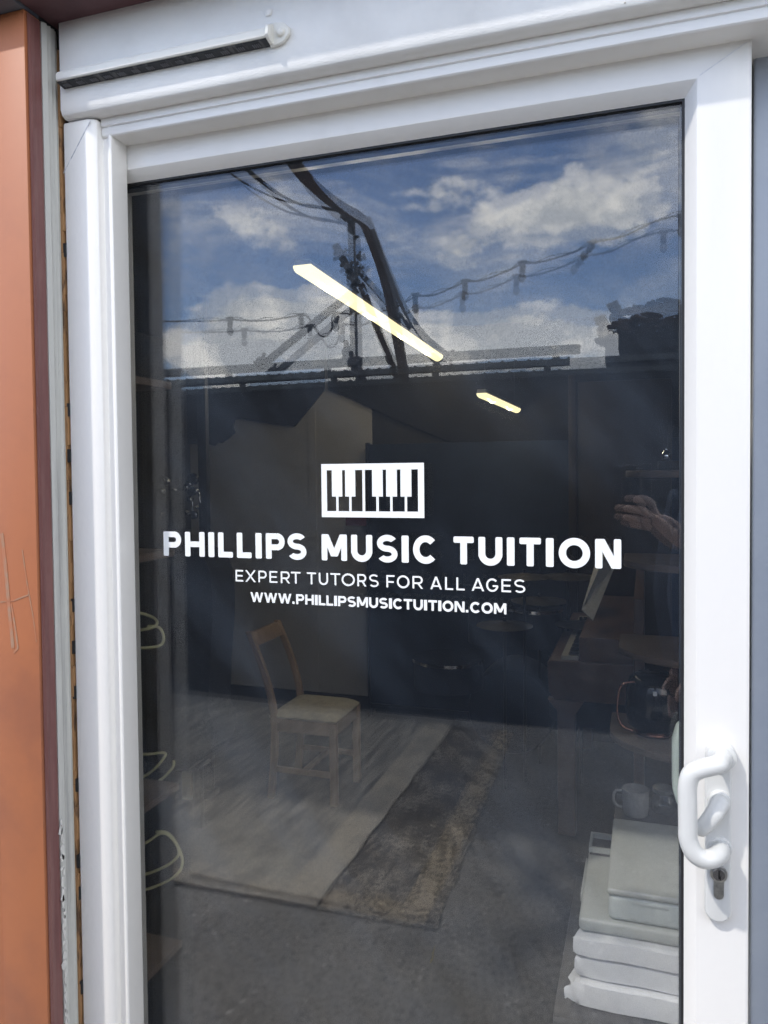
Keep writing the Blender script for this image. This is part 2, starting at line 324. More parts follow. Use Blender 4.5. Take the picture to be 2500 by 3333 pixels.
# layered grey board edges between the cladding and the frame
pe = MB(); ys = [YC+.0325, YC+.040, YC+.0415, YC+.0475, YC+.049, YC+.0555, YC+.057]; xs = [.001, .0045, -.001, .0045, .0, .0045, .002]
poly = [(XL-.03, ys[0])]
for y, d in zip(ys, xs): poly += [(XL+d, y)]
poly += [(XL+.002, -.078), (XL-.03, -.078)]
pe.prism(poly, 'z', -.10, 2.1675).build('board_edge', 'grey_edge', bld)
ob = MB(); z = -.1; n = 0
prev = .006
while z < 2.12:
    h = random.uniform(.02, .07); d = .0055+random.uniform(-.0015, .002)
    ob.prism([(XL-.03, -.0777), (XL+d, -.0777), (XL+d+random.uniform(-.001,.001), -.066), (XL-.03, -.066)], 'z', z, z+h-.0005); z += h
ob.build('chipboard_strip', 'osb', bld)
for zz in [1.842, 1.60, 1.53, 1.465, 1.30, 1.235, 1.165, 1.02, .90, .85, .70, .62]: MB().box(XL, XL+.0095, -.0775, -.0665, zz-.010, zz+.010).build('black_packer', 'black', bld)
MB().box(-2.9, XL-.031, -.1095, .06, -.10, 2.45).box(-.95, -.838, -.065, .06, -.10, 2.45).build('wall', 'wall_in', bld)
MB().box(XL-.03, 1.775, -.06, .06, 2.176, 2.45).box(1.78, 1.9, -.09, .06, -.1, 2.45).build('header_wall', 'wall_in', bld)
MB().box(XL+.001, 1.9, -.155, -.061, 2.1725, 2.20).box(XL+.001, 1.9, -.162, -.1555, 2.170, 2.30).build('soffit', 'soffit', bld, bevel=.001)
MB().box(-2.9, XL+.0005, -.165, -.1105, 2.1685, 2.20).box(-2.9, XL+.0005, -.172, -.1655, 2.165, 2.35).build('roof_flashing', 'flash', bld, bevel=.002)
MB().box(-2.95, 1.95, -.20, 3.7, 2.4505, 2.55).box(-2.95, 1.95, -.155, -.0905, 2.3505, 2.45).build('roof', 'flash', bld)
MB().box(-2.9, 1.9, .0605, 3.6, 2.36, 2.45).build('ceiling', 'ceil', bld)
MB().box(-2.9, -2.03, 3.45, 3.6, 0, 2.36).box(-2.03, -1.98, 3.445, 3.6, 0, 2.36).box(-1.98, -1.60, 3.45, 3.6, 0, 2.36).build('pale_back_wall', 'wallpale', bld)
MB().box(-1.60, 1.9, 3.45, 3.6, 0, 2.36).build('dark_back_wall', 'wall_in', bld)
MB().box(-3.0, -2.9, -.1, 3.6, -.1, 2.45).build('side_wall', 'wall_in', bld); MB().box(1.9, 2.0, -.1, 3.6, -.1, 2.45).build('side_wall', 'wallside', bld)
MB().box(-2.9, -1.6, 3.437, 3.4495, 0, .10).build('skirting_board', 'wall_in', bld)
# marks scratched on the orange cladding
sb = MB()
def scr(pts, w):
    P2 = [W(x, y, YC-.0006) for x, y in pts]
    for a, b in zip(P2[:-1], P2[1:]):
        d = (b-a); nrm = Vector((-d.z, 0, d.x)); nrm.normalize(); nrm *= w/2
        sb.add([a+nrm, b+nrm, b-nrm, a-nrm, a+nrm+Vector((0,.0005,0)), b+nrm+Vector((0,.0005,0)), b-nrm+Vector((0,.0005,0)), a-nrm+Vector((0,.0005,0))], [(0,1,2,3),(7,6,5,4),(0,4,5,1),(1,5,6,2),(2,6,7,3),(3,7,4,0)])
scr([(5,1735),(18,1850),(30,1990),(42,2110)], .006); scr([(72,1790),(88,1900),(108,2010),(118,2090)], .0016); scr([(36,1965),(50,2050),(58,2110),(44,2125)], .003); scr([(0,1960),(45,1955),(95,1935)], .002)
sb.build('scratched_mark', mat('grey_scuff', (.34,.20,.13), .8, col2=(.40,.16,.085), scale=60, mixlo=.4, mixhi=.6), bld)

fk = MB(); rk_ = random.Random(5); z = .55
while z < .98:
    w = rk_.uniform(.0015, .006); h = rk_.uniform(.003, .014); n = 7; yc = YC+.0345+rk_.uniform(-.002,.003)
    fk.prism([(yc+w*math.cos(2*math.pi*k/n)*rk_.uniform(.5,1.2), z+h*math.sin(2*math.pi*k/n)*rk_.uniform(.5,1.2)) for k in range(n)], 'x', XL+.0025, XL+.0036); z += rk_.uniform(.006, .016)
fk.build('flaking_paint', mat('bare_white_primer', (.72,.71,.68), .7), bld)
# ------------------------------------------------------------------ outer door frame (fixed)
GX0, GX1, GZ1, GZ0 = -.802, .046, 1.9585, .14
JX = -.7590
fr = thing('door_frame', 'white plastic outer frame of the sliding door with deep head box and grooved jamb', 'door frame', (-.80, -.05, 0))
MB().prism([(JX-.0755, -.0245), (JX, -.0245), (JX, -.0605), (JX-.003, -.0625), (JX-.0065, -.0610), (JX-.0075, -.058), (JX-.0175, -.058), (JX-.0175, -.070), (JX-.0215, -.0735), (JX-.030, -.0765), (JX-.072, -.0765), (JX-.0755, -.0745)], 'z', -.06, 2.031).build('jamb', 'upvc', fr, bevel=.0012, seg=3)
HZ = 2.0075
MB().prism([(.05, HZ), (-.060, HZ), (-.0622, HZ+.002), (-.0620, HZ+.013), (-.0606, HZ+.0138), (-.0606, HZ+.0145), (-.064, HZ+.0152), (-.064, 2.0342), (-.05, 2.0342), (-.05, 2.06), (.05, 2.06)], 'x', JX-.016, 1.79).build('head_track', 'upvc', fr, bevel=.001, seg=2)
MB().prism([(-.0595, 2.0345), (-.079, 2.0345), (-.085, 2.038), (-.088, 2.045), (-.088, 2.174), (-.0595, 2.174)], 'x', JX-.069, 1.79).build('head_box', 'upvc_old', fr, bevel=.0012, seg=3)
MB().box(JX-.076, 1.79, -.0595, .059, 2.0605, 2.174).build('head_backing', 'upvc', fr)
MB().box(JX-.0755, 1.79, -.085, .059, -.095, .03).build('threshold', 'upvc', fr, bevel=.003)
MB().box(1.735, 1.785, -.0765, .05, .031, 2.0070).build('far_jamb', 'upvc', fr, bevel=.002)
MB().box(JX-.0755, JX-.072, -.0243, .059, -.06, 2.0070).build('jamb_channel', 'black', fr)
ms = MB()
def seam(mb, p, q, w, y):
    p = Vector(p); q = Vector(q); d = q-p; nrm = Vector((-d.z,0,d.x)); nrm.normalize(); nrm *= w/2; e = Vector((0,.0004,0))
    mb.add([p+nrm,q+nrm,q-nrm,p-nrm,p+nrm+e,q+nrm+e,q-nrm+e,p-nrm+e], [(0,1,2,3),(7,6,5,4),(0,4,5,1),(1,5,6,2),(2,6,7,3),(3,7,4,0)])
seam(ms, (JX-.0755, -.0768, 1.957), (JX-.024, -.0768, 2.028), .0016, 0)
ms.build('weld_seam', mat('grimy_weld', (.42,.43,.45), .7, col2=(.7,.7,.72), scale=90, mixlo=.4, mixhi=.6), fr)
sc_ = W(874, 41, -.088); MB().lathe((sc_.x, -.0885, sc_.z), [(.0055,0),(.005,-.002),(.002,-.003)], 'y', 16).build('screw_cap', 'upvc', fr, smooth=True)
# weathering line of grime along the head box
gl_ = MB()
for i in range(46):
    x = random.uniform(-.05, .9); gl_.ball((x, -.0872, 2.0445+random.uniform(-.003,.003)), random.uniform(.0008,.003), .0008, random.uniform(.0005,.0011), 8)
gl_.build('grime_spots', mat('grey_grime', (.42,.38,.33), .8, col2=(.6,.55,.5)), fr)

# ------------------------------------------------------------------ trickle vent
va = W(195, 262, -.088); vb = W(885, 130, -.088)
tv = thing('trickle_vent', 'long white trickle vent hood with black mesh underside on the head box', 'vent', (va.x, -.088, va.z))
VZ = va.z-.001
MB().prism([(-.0885, VZ+.013), (-.0885, VZ-.004), (-.1045, VZ-.010), (-.1065, VZ-.008), (-.1065, VZ+.001), (-.104, VZ+.004)], 'x', JX-.060, vb.x).build('vent_hood', 'cream', tv, bevel=.0008)
MB().prism([(-.0885, VZ-.0045), (-.1040, VZ-.0103), (-.1030, VZ-.0118), (-.0885, VZ-.0135)], 'x', JX-.060, vb.x-.001).build('vent_mesh', 'mesh', tv)
sl = MB(); x = va.x+.015
while x < vb.x-.01:
    for k in range(4): sl.box(x+k*.003, x+k*.003+.0012, -.1000, -.0925, VZ-.0139, VZ-.0128)
    x += .024
sl.build('vent_slot', mat('vent_rib_grey', (.14,.14,.15), .6), tv)
ec = MB().prism([(vb.x+.0002, VZ+.015), (vb.x+.020, VZ+.012), (vb.x+.028, VZ+.004), (vb.x+.028, VZ-.004), (vb.x+.018, VZ-.014), (vb.x+.0002, VZ-.017)], 'y', -.0885, -.0945)
ec.prism([(-.0885, VZ+.016), (-.0885, VZ-.017), (-.106, VZ-.0125), (-.110, VZ-.008), (-.110, VZ+.003)], 'x', vb.x+.0003, vb.x+.0055); ec = ec.build('end_cap', 'cream', tv, bevel=.0012)
MB().lathe((vb.x+.0165, -.0946, VZ-.001), [(.0062,0),(.006,-.003),(.004,-.0045),(.001,-.005)], 'y', 18).build('screw_cap', 'cream', ec, smooth=True)

# ------------------------------------------------------------------ sliding door
dr = thing('sliding_door', 'white framed sliding glass door lettered for music lessons with a white pull handle', 'door', (-.36, 0, .05))
prof = [(-.0002,.0), (-.0002,-.004), (.0125,-.0225), (.0135,-.0235), (.0705,-.0235), (.0735,-.0215), (.0735,.044), (.0,.044)]
prof_l = prof
vs, fs = frame_ring(GX0, GX1, GZ0, GZ1, prof, .38)
MB().add(vs, fs).build('sash_frame', 'upvc', dr, bevel=.0007, seg=2)
ws = MB(); seam(ws, (GX1+.016, -.0238, GZ1+.016), (GX1+.068, -.0238, GZ1+.046), .0012, 0); ws.build('weld_seam', mat('pale_weld', (.66,.66,.67), .6, col2=(.78,.78,.79), scale=120), dr)
vs, fs = frame_ring(GX0, GX1, GZ0, GZ1, [(.004,-.0045), (-.0030,-.0045), (-.0030,-.0006), (.004,-.0006)])
MB().add(vs, fs).build('gasket', 'black', dr)
vs, fs = frame_ring(GX0, GX1, GZ0, GZ1, [(.004,.0045), (-.0050,.0045), (-.0050,.0195), (.004,.0195)])
MB().add(vs, fs).build('spacer_bar', 'spacer', dr)
def pane(name, y0, th, nx, nz, fn, m, parent, x0, x1, z0, z1):
    b = MB(); vs = []; fs = []
    for side in (0, 1):
        for j in range(nz+1):
            for i in range(nx+1):
                x = x0+(x1-x0)*i/nx; z = z0+(z1-z0)*j/nz; vs.append((x, y0+side*th+fn(x, z), z))
    N = (nx+1)*(nz+1)
    for side in (0, 1):
        for j in range(nz):
            for i in range(nx):
                a = side*N+j*(nx+1)+i; q = (a, a+1, a+nx+2, a+nx+1); fs.append(q if side == 0 else q[::-1])
    o = b.add(vs, fs).build(name, m, parent, smooth=True)
    return o
# sealed double glazing: the outer leaf is flat, the inner leaf has bowed a little, which doubles every reflection
pane('outer_pane', 0, .004, 1, 1, lambda x, z: 0, 'glass', dr, GX0-.002, GX1+.002, GZ0, GZ1+.002)
XC = -.36
def bow(x, z):
    t = min(max((z-1.44)/.22, 0), 1.0); zi = 0.0
    # integral of a smoothstep slope
    zi = .22*(t**3-t**4/2)+max(0, z-1.66)
    return .0170*(x-XC)**2 + .0086*zi
pane('inner_pane', .0205, .004, 48, 96, bow, 'glass_clean', dr, GX0-.002, GX1+.002, GZ0, GZ1+.002)

# vinyl lettering on the face of the glass
def rnd_poly(P_, r):
    out = []; n = len(P_)
    for i in range(n):
        a, b, c = Vector(P_[i-1]), Vector(P_[i]), Vector(P_[(i+1)%n]); u = (a-b); v = (c-b); q = min(r, u.length*.45, v.length*.45); u.normalize(); v.normalize()
        p0, p1 = b+u*q, b+v*q
        for k in range(4): t = k/3; out.append(tuple(p0*(1-t)**2+b*2*t*(1-t)+p1*t*t))
    return out
RC_ = .055
def rect(a, b, c, d): return rnd_poly([(a,b),(c,b),(c,d),(a,d)], RC_)
def para(xa, ya, xb, yb, d): return rnd_poly([(xa,ya),(xa+d,ya),(xb+d,yb),(xb,yb)], RC_*.6)
def band(cx, cy, rx, ry, s, a0, a1, n=28):
    "a curved stroke as a strip of quads"
    L = []; 
    for k in range(n+1):
        a = math.radians(a0+(a1-a0)*k/n); c_, s_ = math.cos(a), math.sin(a); L.append(((cx+(rx+s/2)*c_, cy+(ry+s/2)*s_), (cx+(rx-s/2)*c_, cy+(ry-s/2)*s_)))
    return ('band', L)
def glyph(ch, w, s):
    h = s*.92; o = s*.46
    if ch == 'I': return [rect(0,0,w,1)]
    if ch == 'H': return [rect(0,0,s,1), rect(w-s,0,w,1), rect(s*.6,.5-o,w-s*.6,.5+o)]
    if ch == 'L': return [rect(0,0,s,1), rect(s*.2,0,w,h)]
    if ch == 'T': return [rect(0,1-h,w,1), rect(w/2-s/2,0,w/2+s/2,1-h*.2)]
    if ch == 'E': return [rect(0,0,s,1), rect(s*.2,0,w,h), rect(s*.2,1-h,w,1), rect(s*.2,.5-o,w*.93,.5+o)]
    if ch == 'F': return [rect(0,0,s,1), rect(s*.2,1-h,w,1), rect(s*.2,.45-o,w*.9,.45+o)]
    if ch in 'PR':
        y0 = .34 if ch == 'P' else .36; ry = (1-y0-h)/2; cy = y0+h/2+ry; rx = ry; cx = w-s/2-rx
        if ch == 'R': cx -= w*.02
        g_ = [rect(0,0,s,1), rect(s*.2,1-h,cx+.01,1), rect(s*.2,y0,cx+.01,y0+h), band(cx,cy,rx,ry,s*.96,90,-90)]
        if ch == 'R': g_.append(para(w-s*1.1,0,w*.42,y0+h*.5,s*1.12))
        return g_
    if ch == 'S':
        ry = (1.03-h)/4; rx = (w-s)/2; c1 = 1.015-h/2-ry; c2 = -.015+h/2+ry
        return [band(w/2,c1,rx,ry,h,32,270), band(w/2,c2,rx,ry,h,90,-148)]
    if ch == 'O': return [band(w/2,.5,(w-s)/2,(1.04-s)/2,s,0,360,56)]
    if ch == 'C': return [band(w*.53,.5,(w*1.06-s)/2,(1.04-s)/2,s,42,318,44)]
    if ch == 'G': return [band(w*.52,.5,(w*1.04-s)/2,(1.04-s)/2,s,42,350,44), rect(w*.55,.5-h*1.0,w,.5)]
    if ch == 'U': rx = (w-s)/2; return [rect(0,rx*.9,s,1), rect(w-s,rx*.9,w,1), band(w/2,rx+s/2-.02,rx,rx,s,180,360)]
    if ch == 'M': return [rect(0,0,s*.95,1), rect(w-s*.95,0,w,1), para(s*.05,1,w/2-s*.55,.16,s*1.1), para(w-s*1.15,1,w/2-s*.55,.16,s*1.1)]
    if ch == 'N': return [rect(0,0,s*.97,1), rect(w-s*.97,0,w,1), para(s*.05,1,w-s*1.25,0,s*1.2)]
    if ch == 'A': d = s*1.08; return [para(w/2-d/2,1,0,0,d), para(w/2-d/2,1,w-d,0,d), rect(w*.22,.20,w*.78,.20+h*.9)]
    if ch == 'X': d = s*1.2; return [para(.0,1,w-d,0,d), para(w-d,1,0,0,d)]
    if ch == 'W': d = s*.98; q = (w-d)/4; return [para(0,1,q,0,d), para(2*q,1,q,0,d), para(2*q,1,3*q,0,d), para(w-d,1,3*q,0,d)]
    if ch == '.': return [rect(0,0,s*1.05,s*1.05)]
def letters(name, items, zb, ht, s, parent):
    "items = (letter, left x, right x) on the glass; every stroke is a thin piece of film, successive strokes 0.03 mm apart"
    A_ = MB(); n = 0
    for (ch, x0, x1) in items:
        w = (x1-x0)/ht
        for st in glyph(ch, w, s):
            yb = -.0004-.00003*(n % 5); yf = yb-.00025; n += 1
            if st[0] == 'band':
                L = st[1]; m_ = len(L); vs = []
                for (a, b) in L: vs += [(x0+a[0]*ht, yf, zb+a[1]*ht), (x0+b[0]*ht, yf, zb+b[1]*ht), (x0+a[0]*ht, yb, zb+a[1]*ht), (x0+b[0]*ht, yb, zb+b[1]*ht)]
                fs = []
                for i in range(m_-1):
                    k = i*4; fs += [(k,k+1,k+5,k+4),(k+2,k+6,k+7,k+3),(k,k+4,k+6,k+2),(k+1,k+3,k+7,k+5)]
                A_.add(vs, fs)
            else: A_.prism([(x0+a*ht, zb+b*ht) for a, b in st], 'y', yf, yb)
    return A_.build(name, 'vinyl', parent)
def gx(px, py): return W(px, py, 0).x
a6 = lambda v, py=1800: gx(500+v/2.074, py); a7 = lambda v, py=1800: gx(1250+v/2.074, py); a3 = lambda v, py=1870: gx(400+v/1.843, py)
L1 = [('P',a6(70),a6(190)),('H',a6(215),a6(347)),('I',a6(372),a6(412)),('L',a6(438),a6(537)),('L',a6(564),a6(663)),('I',a6(690),a6(732)),('P',a6(760),a6(888)),('S',a6(905),a6(1035)),
      ('M',a6(1136),a6(1307)),('U',a6(1335),a6(1478)),('S',a6(1508),a7(94)),('I',a7(120),a7(168)),('C',a7(197),a7(358)),
      ('T',a7(470),a7(607)),('U',a7(638),a7(800)),('I',a7(830),a7(882)),('T',a7(915),a7(1060)),('I',a7(1093),a7(1146)),('O',a7(1180),a7(1392)),('N',a7(1425),a7(1602))]
letters('name_lettering', L1, 1.3715, .0386, .248, dr)
L2 = [(c, a3(p), a3(q)) for c, p, q in (('E',677,723),('X',735,798),('P',814,864),('E',880,928),('R',948,1003),('T',1009,1067),('T',1105,1160),('U',1176,1232),('T',1246,1305),('O',1313,1392),('R',1407,1462),('S',1478,1535))]
L2 += [(c, a7(p,1900), a7(q,1900)) for c, p, q in (('F',17,73),('O',88,173),('R',193,264),('A',313,392),('L',413,468),('L',489,546),('A',592,677),('G',690,770),('E',793,858),('S',880,955))]
RC_ = .04
letters('tagline_lettering', L2, 1.3353, .0178, .150, dr)
txt = 'WWW.PHILLIPSMUSICTUITION.COM'; wd = {'W':1.22,'.':.26,'P':.74,'H':.78,'I':.26,'L':.60,'S':.74,'M':.95,'U':.78,'C':.80,'T':.72,'O':.88,'N':.80}
xa, xb = gx(815.8,1940), gx(1648.7,1985); gap = .085; tw = sum(wd[c] for c in txt)+gap*(len(txt)-1); kk = (xb-xa)/tw; x = xa; L3 = []
for c in txt: L3.append((c, x, x+wd[c]*kk)); x += (wd[c]+gap)*kk
print('line3 ratio', kk/.0150)
letters('web_address_lettering', L3, 1.3049, .0150, .235, dr)
# keyboard emblem: frame, black keys and the thin gaps between white keys
xa, xb = gx(1047.3,1600), gx(1381.1,1600); zt_, zb_ = 1.5128, 1.4351
def lx(v): return xa+(xb-xa)*(v-1135)/(1827-1135)
def lz(v): return zt_+(zb_-zt_)*(v-60)/(424-60)
lg = MB(); Y0, Y1 = -.0007, -.0004
def lb(a, b, c, d): lg.box(lx(a), lx(b), Y0, Y1, lz(d), lz(c))
lb(1135,1827,60,103); lb(1135,1827,382,424); lb(1135,1173,103.3,381.7); lb(1787,1827,103.3,381.7); lb(1418,1436,103.3,381.7)
for a, b in ((1208,1280),(1300,1370),(1484,1556),(1578,1650),(1673,1745)): lb(a, b, 103.3, 283)
for a, b in ((1237,1253),(1327,1343),(1511,1528),(1604,1620),(1700,1716)): lb(a, b, 283.3, 381.7)
lg.build('keyboard_emblem', 'vinyl', dr)

# ---- handle set
YF = -.0237
hc = W(2338, 2700, YF-.012).x; hz0 = .944; hz1 = 1.163
def capsule(cx, z0, z1, r, n=16):
    pts = []
    for k in range(n+1): a = math.pi*k/n; pts.append((cx+r*math.cos(a), z1-r+r*math.sin(a)))
    for k in range(n+1): a = math.pi+math.pi*k/n; pts.append((cx+r*math.cos(a), z0+r+r*math.sin(a)))
    return pts
plate = MB().prism(capsule(hc, hz0, hz1, .0150), 'y', YF-.0105, YF).build('handle_plate', 'handle_white', dr, bevel=.003, seg=4)
def at(px, py, y): v = W(px, py, y); return (v.x, v.y, v.z)
T0 = at(2348, 2462, YF-.012); B0 = at(2345, 2762, YF-.012)
pth = [T0, at(2352,2470,YF-.026), at(2345,2484,YF-.044), at(2325,2492,YF-.052), at(2280,2503,YF-.056), at(2250,2520,YF-.057), at(2238,2560,YF-.057), at(2238,2620,YF-.057), at(2239,2690,YF-.057), at(2240,2730,YF-.057), at(2256,2772,YF-.057), at(2285,2795,YF-.055), at(2315,2795,YF-.050), at(2340,2782,YF-.036), B0]
MB().tube(smooth_path(pth, 7), .0108, 22).build('pull_handle', 'handle_white', plate, smooth=True)
MB().lathe(T0, [(.0172,.012),(.0172,.000),(.0165,-.004),(.0125,-.0055)], 'y', 28).lathe(B0, [(.0135,.008),(.0135,.000),(.0125,-.002)], 'y', 28).build('handle_boss', 'handle_white', plate, smooth=True)
L0 = Vector(at(2344, 2612, YF-.018)); L1 = Vector(at(2283, 2698, YF-.030))
lv = MB(); lv.lathe((L0.x, YF-.0105, L0.z), [(.0125,0),(.0125,-.006),(.010,-.008)], 'y', 24); pp = smooth_path([L0, L0.lerp(L1,.35)+Vector((0,-.006,0)), L0.lerp(L1,.75)+Vector((0,-.004,0)), L1], 5)
lv.tube(pp, [.0112-.0025*i/len(pp) for i in range(len(pp))], 18); lv.ball(pp[0], .0112, n=18); lv.ball(pp[-1], .0088, n=16)
lv.build('thumb_lever', 'handle_white', plate, smooth=True)
K = W(2340, 2846, YF-.0125); kx, kz = K.x, K.z
cyl = MB().prism(capsule(kx, kz-.0315, kz, .0057, 10), 'y', YF-.0120, YF-.0103); cyl.lathe((kx, YF-.0103, kz), [(.0100,0),(.0100,-.0024),(.0090,-.0030)], 'y', 28)
cyl = cyl.build('lock_cylinder', 'steel', plate, smooth=True)
MB().lathe((kx, YF-.0134, kz), [(.0072,0),(.0070,-.0012)], 'y', 24).build('lock_plug', 'chrome', cyl, smooth=True)
MB().box(kx-.0008, kx+.0008, YF-.0152, YF-.0147, kz-.0045, kz+.0055).box(kx+.0003,kx+.0022, YF-.0152, YF-.0147, kz-.0052, kz-.001).build('keyway', 'keyhole', cyl)
# handle on the inside of the door, seen through the glass edge
ih = W(2215, 2500, .047)
MB().prism([(ih.x-.010,ih.z+.03),(ih.x-.004,ih.z+.052),(ih.x+.02,ih.z+.065),(ih.x+.04,ih.z+.065),(ih.x+.04,ih.z-.065),(ih.x+.02,ih.z-.065),(ih.x-.004,ih.z-.052),(ih.x-.010,ih.z-.03)], 'y', .0445, .085).build('inner_handle', mat('pale_green_tinted_plastic', (.62,.72,.66), .4), dr, bevel=.006, seg=3)

# ------------------------------------------------------------------ fixed light behind, to the right
fx = thing('fixed_window', 'fixed pane right of the sliding door, its unseen width added to admit daylight', 'window', (.4, .03, .05))
vs, fs = frame_ring(.164, 1.70, .14, 1.985, [(0,.030),(.004,.026),(.034,.026),(.036,.028),(.036,.058),(0,.058)])  # width beyond the visible strip is added, to let more daylight into the room
MB().add(vs, fs).build('fixed_sash', 'bluegrey', fx, bevel=.001)
MB().box(.1545, .1585, .0215, .0258, .15, 1.668).build('interlock_seal', mat('pale_green_seal', (.36,.43,.44), .4), fx, bevel=.001)
pane('fixed_pane', .036, .004, 1, 1, lambda x, z: 0, 'glass', fx, .160, 1.704, .135, 1.99)

# ================================================================== INTERIOR THINGS
def rugmat(kind):
    m = bpy.data.materials.new(kind); m.use_nodes = True; k = NG(m.node_tree); b = k.n['Principled BSDF']; b.inputs['Roughness'].default_value = .95; b.inputs['Specular IOR Level'].default_value = .1
    v = k.new('ShaderNodeTexCoord').outputs['Object']; x, y, z = k.sep(v); y = k.m('MULTIPLY', y, -1.0)
    if kind == 'ivory_pile':
        fine = k.noise(v, 120, 3, .7); st = k.noise(k.xyz(k.m('MULTIPLY', x, 9), k.m('MULTIPLY', y, 1.0)), 3.2, 6, .62, .4); big = k.noise(v, 2.0, 5, .6)
        c = k.mix(k.ss(st, .40, .60), (.66,.62,.54), (.26,.255,.25)); c = k.mix(k.ss(y, .05, .75, .75, 0), c, (.72,.68,.58)); c = k.mix(k.ss(big, .5, .7, 0, .5), c, (.55,.53,.47))
        # plain pale border band down the right side and the front
        bd = k.m('MAXIMUM', k.ss(x, -.150, -.142), k.ss(y, .085, .075)); c = k.mix(k.m('MULTIPLY', bd, .8), c, (.78,.70,.56))
        c = k.mix(k.ss(k.noise(v, 7, 8, .75), .45, .58, 0, .6), c, (.33,.32,.30)); c = k.mix(k.ss(fine, .3, .7, 0, .35), c, (.36,.355,.33))
    else:
        rn = k.m('ABSOLUTE', k.m('SUBTRACT', k.noise(v, 10, 3, .55, 1.4), .5)); r2 = k.m('ABSOLUTE', k.m('SUBTRACT', k.noise(v, 22, 3, .6, .8), .5)); orn = k.m('MAXIMUM', k.ss(rn, .015, .045, 1, 0), k.ss(r2, .015, .04, .8, 0)); worn = k.noise(v, 5, 6, .7)
        c = k.mix(k.m('MULTIPLY', orn, k.ss(worn, .38, .6)), (.15,.14,.132), (.60,.55,.47)); c = k.mix(k.ss(k.noise(v, 60, 3, .7), .5, .68, 0, .5), c, (.22,.19,.16))
        bd = k.m('MAXIMUM', k.ss(x, .405, .41), k.ss(y, .125, .12)); inn = k.m('MULTIPLY', bd, k.m('MULTIPLY', k.ss(x, .512, .508), k.ss(y, .012, .016)))
        bc = k.mix(k.ss(k.m('ABSOLUTE', k.m('SUBTRACT', k.noise(v, 16, 3, .6, .8), .5)), .02, .07, 1, 0), (.58,.50,.38), (.20,.17,.13)); c = k.mix(inn, c, bc)
    k.l.new(c, b.inputs['Base Color']); bp = k.new('ShaderNodeBump'); bp.inputs['Strength'].default_value = .8; bp.inputs['Distance'].default_value = .004
    k.l.new(k.noise(v, 180, 3, .7), bp.inputs['Height']); k.l.new(bp.outputs[0], b.inputs['Normal']); return m
def rug(name, mm, x0, x1, y0, y1, z0, th, skew):
    nx, ny = 26, 40; vs = []; fs = []
    for s_ in (0, 1):
        for j in range(ny+1):
            for i in range(nx+1):
                u, v = i/nx, j/ny; e = .004*math.sin(j*.9+i*.3) if i in (0, nx) or j in (0, ny) else 0
                vs.append((x0+(x1-x0)*u+skew*(v)+e, -(y0+(y1-y0)*v+e*.8), z0+s_*th+(.0015*math.sin(i*.8+j*.5) if s_ else 0)))
    N = (nx+1)*(ny+1)
    for s_ in (0, 1):
        for j in range(ny):
            for i in range(nx): a = s_*N+j*(nx+1)+i; q = (a, a+1, a+nx+2, a+nx+1); fs.append(q if s_ else q[::-1])
    rim = [i for i in range(nx+1)]+[j*(nx+1)+nx for j in range(1,ny+1)]+[ny*(nx+1)+i for i in range(nx-1,-1,-1)]+[j*(nx+1) for j in range(ny-1,0,-1)]
    for a, b_ in zip(rim, rim[1:]+rim[:1]): fs.append((a, b_, b_+N, a+N))
    o = MB().add(vs, fs).build(name, mm, None, smooth=True, loc=(x1-.55 if 'pattern' in name else x1, -y0, 0)); return o
brr = WZ(940*S, 2015*S, 0); trr = WZ(1110*S, 1585*S, 0); ibr = WZ(700*S, 1940*S, 0); itr = WZ(960*S, 1600*S, 0)
o = rug('patterned_rug', rugmat('faded_oriental_pile'), brr.x-1.0, brr.x, brr.y, min(trr.y, 3.36), .003, .004, trr.x-brr.x); tag(o, 'dark faded oriental rug with a tan border, on the tarmac beside the ivory rug', 'rug')
o = rug('ivory_rug', rugmat('ivory_pile'), -2.85, ibr.x, brr.y-.005, 3.30, .0105, .006, (itr.x-ibr.x)); tag(o, 'worn ivory grey rug with streaky pile laid on the tarmac, mirrored in the glass', 'rug')

# ---- wooden chair
zs = .415
c1 = WZ(718*S, 1550*S, zs); c2 = WZ(788*S, 1508*S, zs); c3 = WZ(640*S, 1497*S, zs); c4 = WZ(580*S, 1540*S, zs)
cc = (c1+c2+c3+c4)/4; print('chair corners', c1, c2, c3, c4)
ch = thing('wooden_chair', 'light wooden chair with open back and cream padded seat standing on the dark floor inside', 'chair', (cc.x, cc.y, .017))
wx_ = (c1.x+c2.x)/2-cc.x; wy_ = (c2.y-c1.y)/2
sx0, sx1, sy0, sy1 = cc.x-wx_, cc.x+wx_, cc.y-abs(wy_), cc.y+abs(wy_)
ps = MB(); nx = 12; vs = []
for j in range(nx+1):
    for i in range(nx+1):
        u, v = i/nx*2-1, j/nx*2-1; e = (1-abs(u)**6)*(1-abs(v)**6); vs.append((cc.x+u*wx_*.99, cc.y+v*abs(wy_)*.99, zs-.018+.030*e**.6))
n0 = len(vs); vs += [(x, y, zs-.024) for (x, y, z) in vs[:n0]]
fs = [(j*(nx+1)+i, j*(nx+1)+i+1, (j+1)*(nx+1)+i+1, (j+1)*(nx+1)+i) for j in range(nx) for i in range(nx)]; fs += [tuple(q+n0 for q in f[::-1]) for f in fs]
ps.add(vs, fs).build('seat', 'seat', ch, smooth=True)
lw = .032
for (x, y) in ((sx1-lw, sy0), (sx1-lw, sy1-lw)): MB().box(x, x+lw, y, y+lw, .018, zs-.025).build('leg', 'wood', ch, bevel=.004)
zb = .775
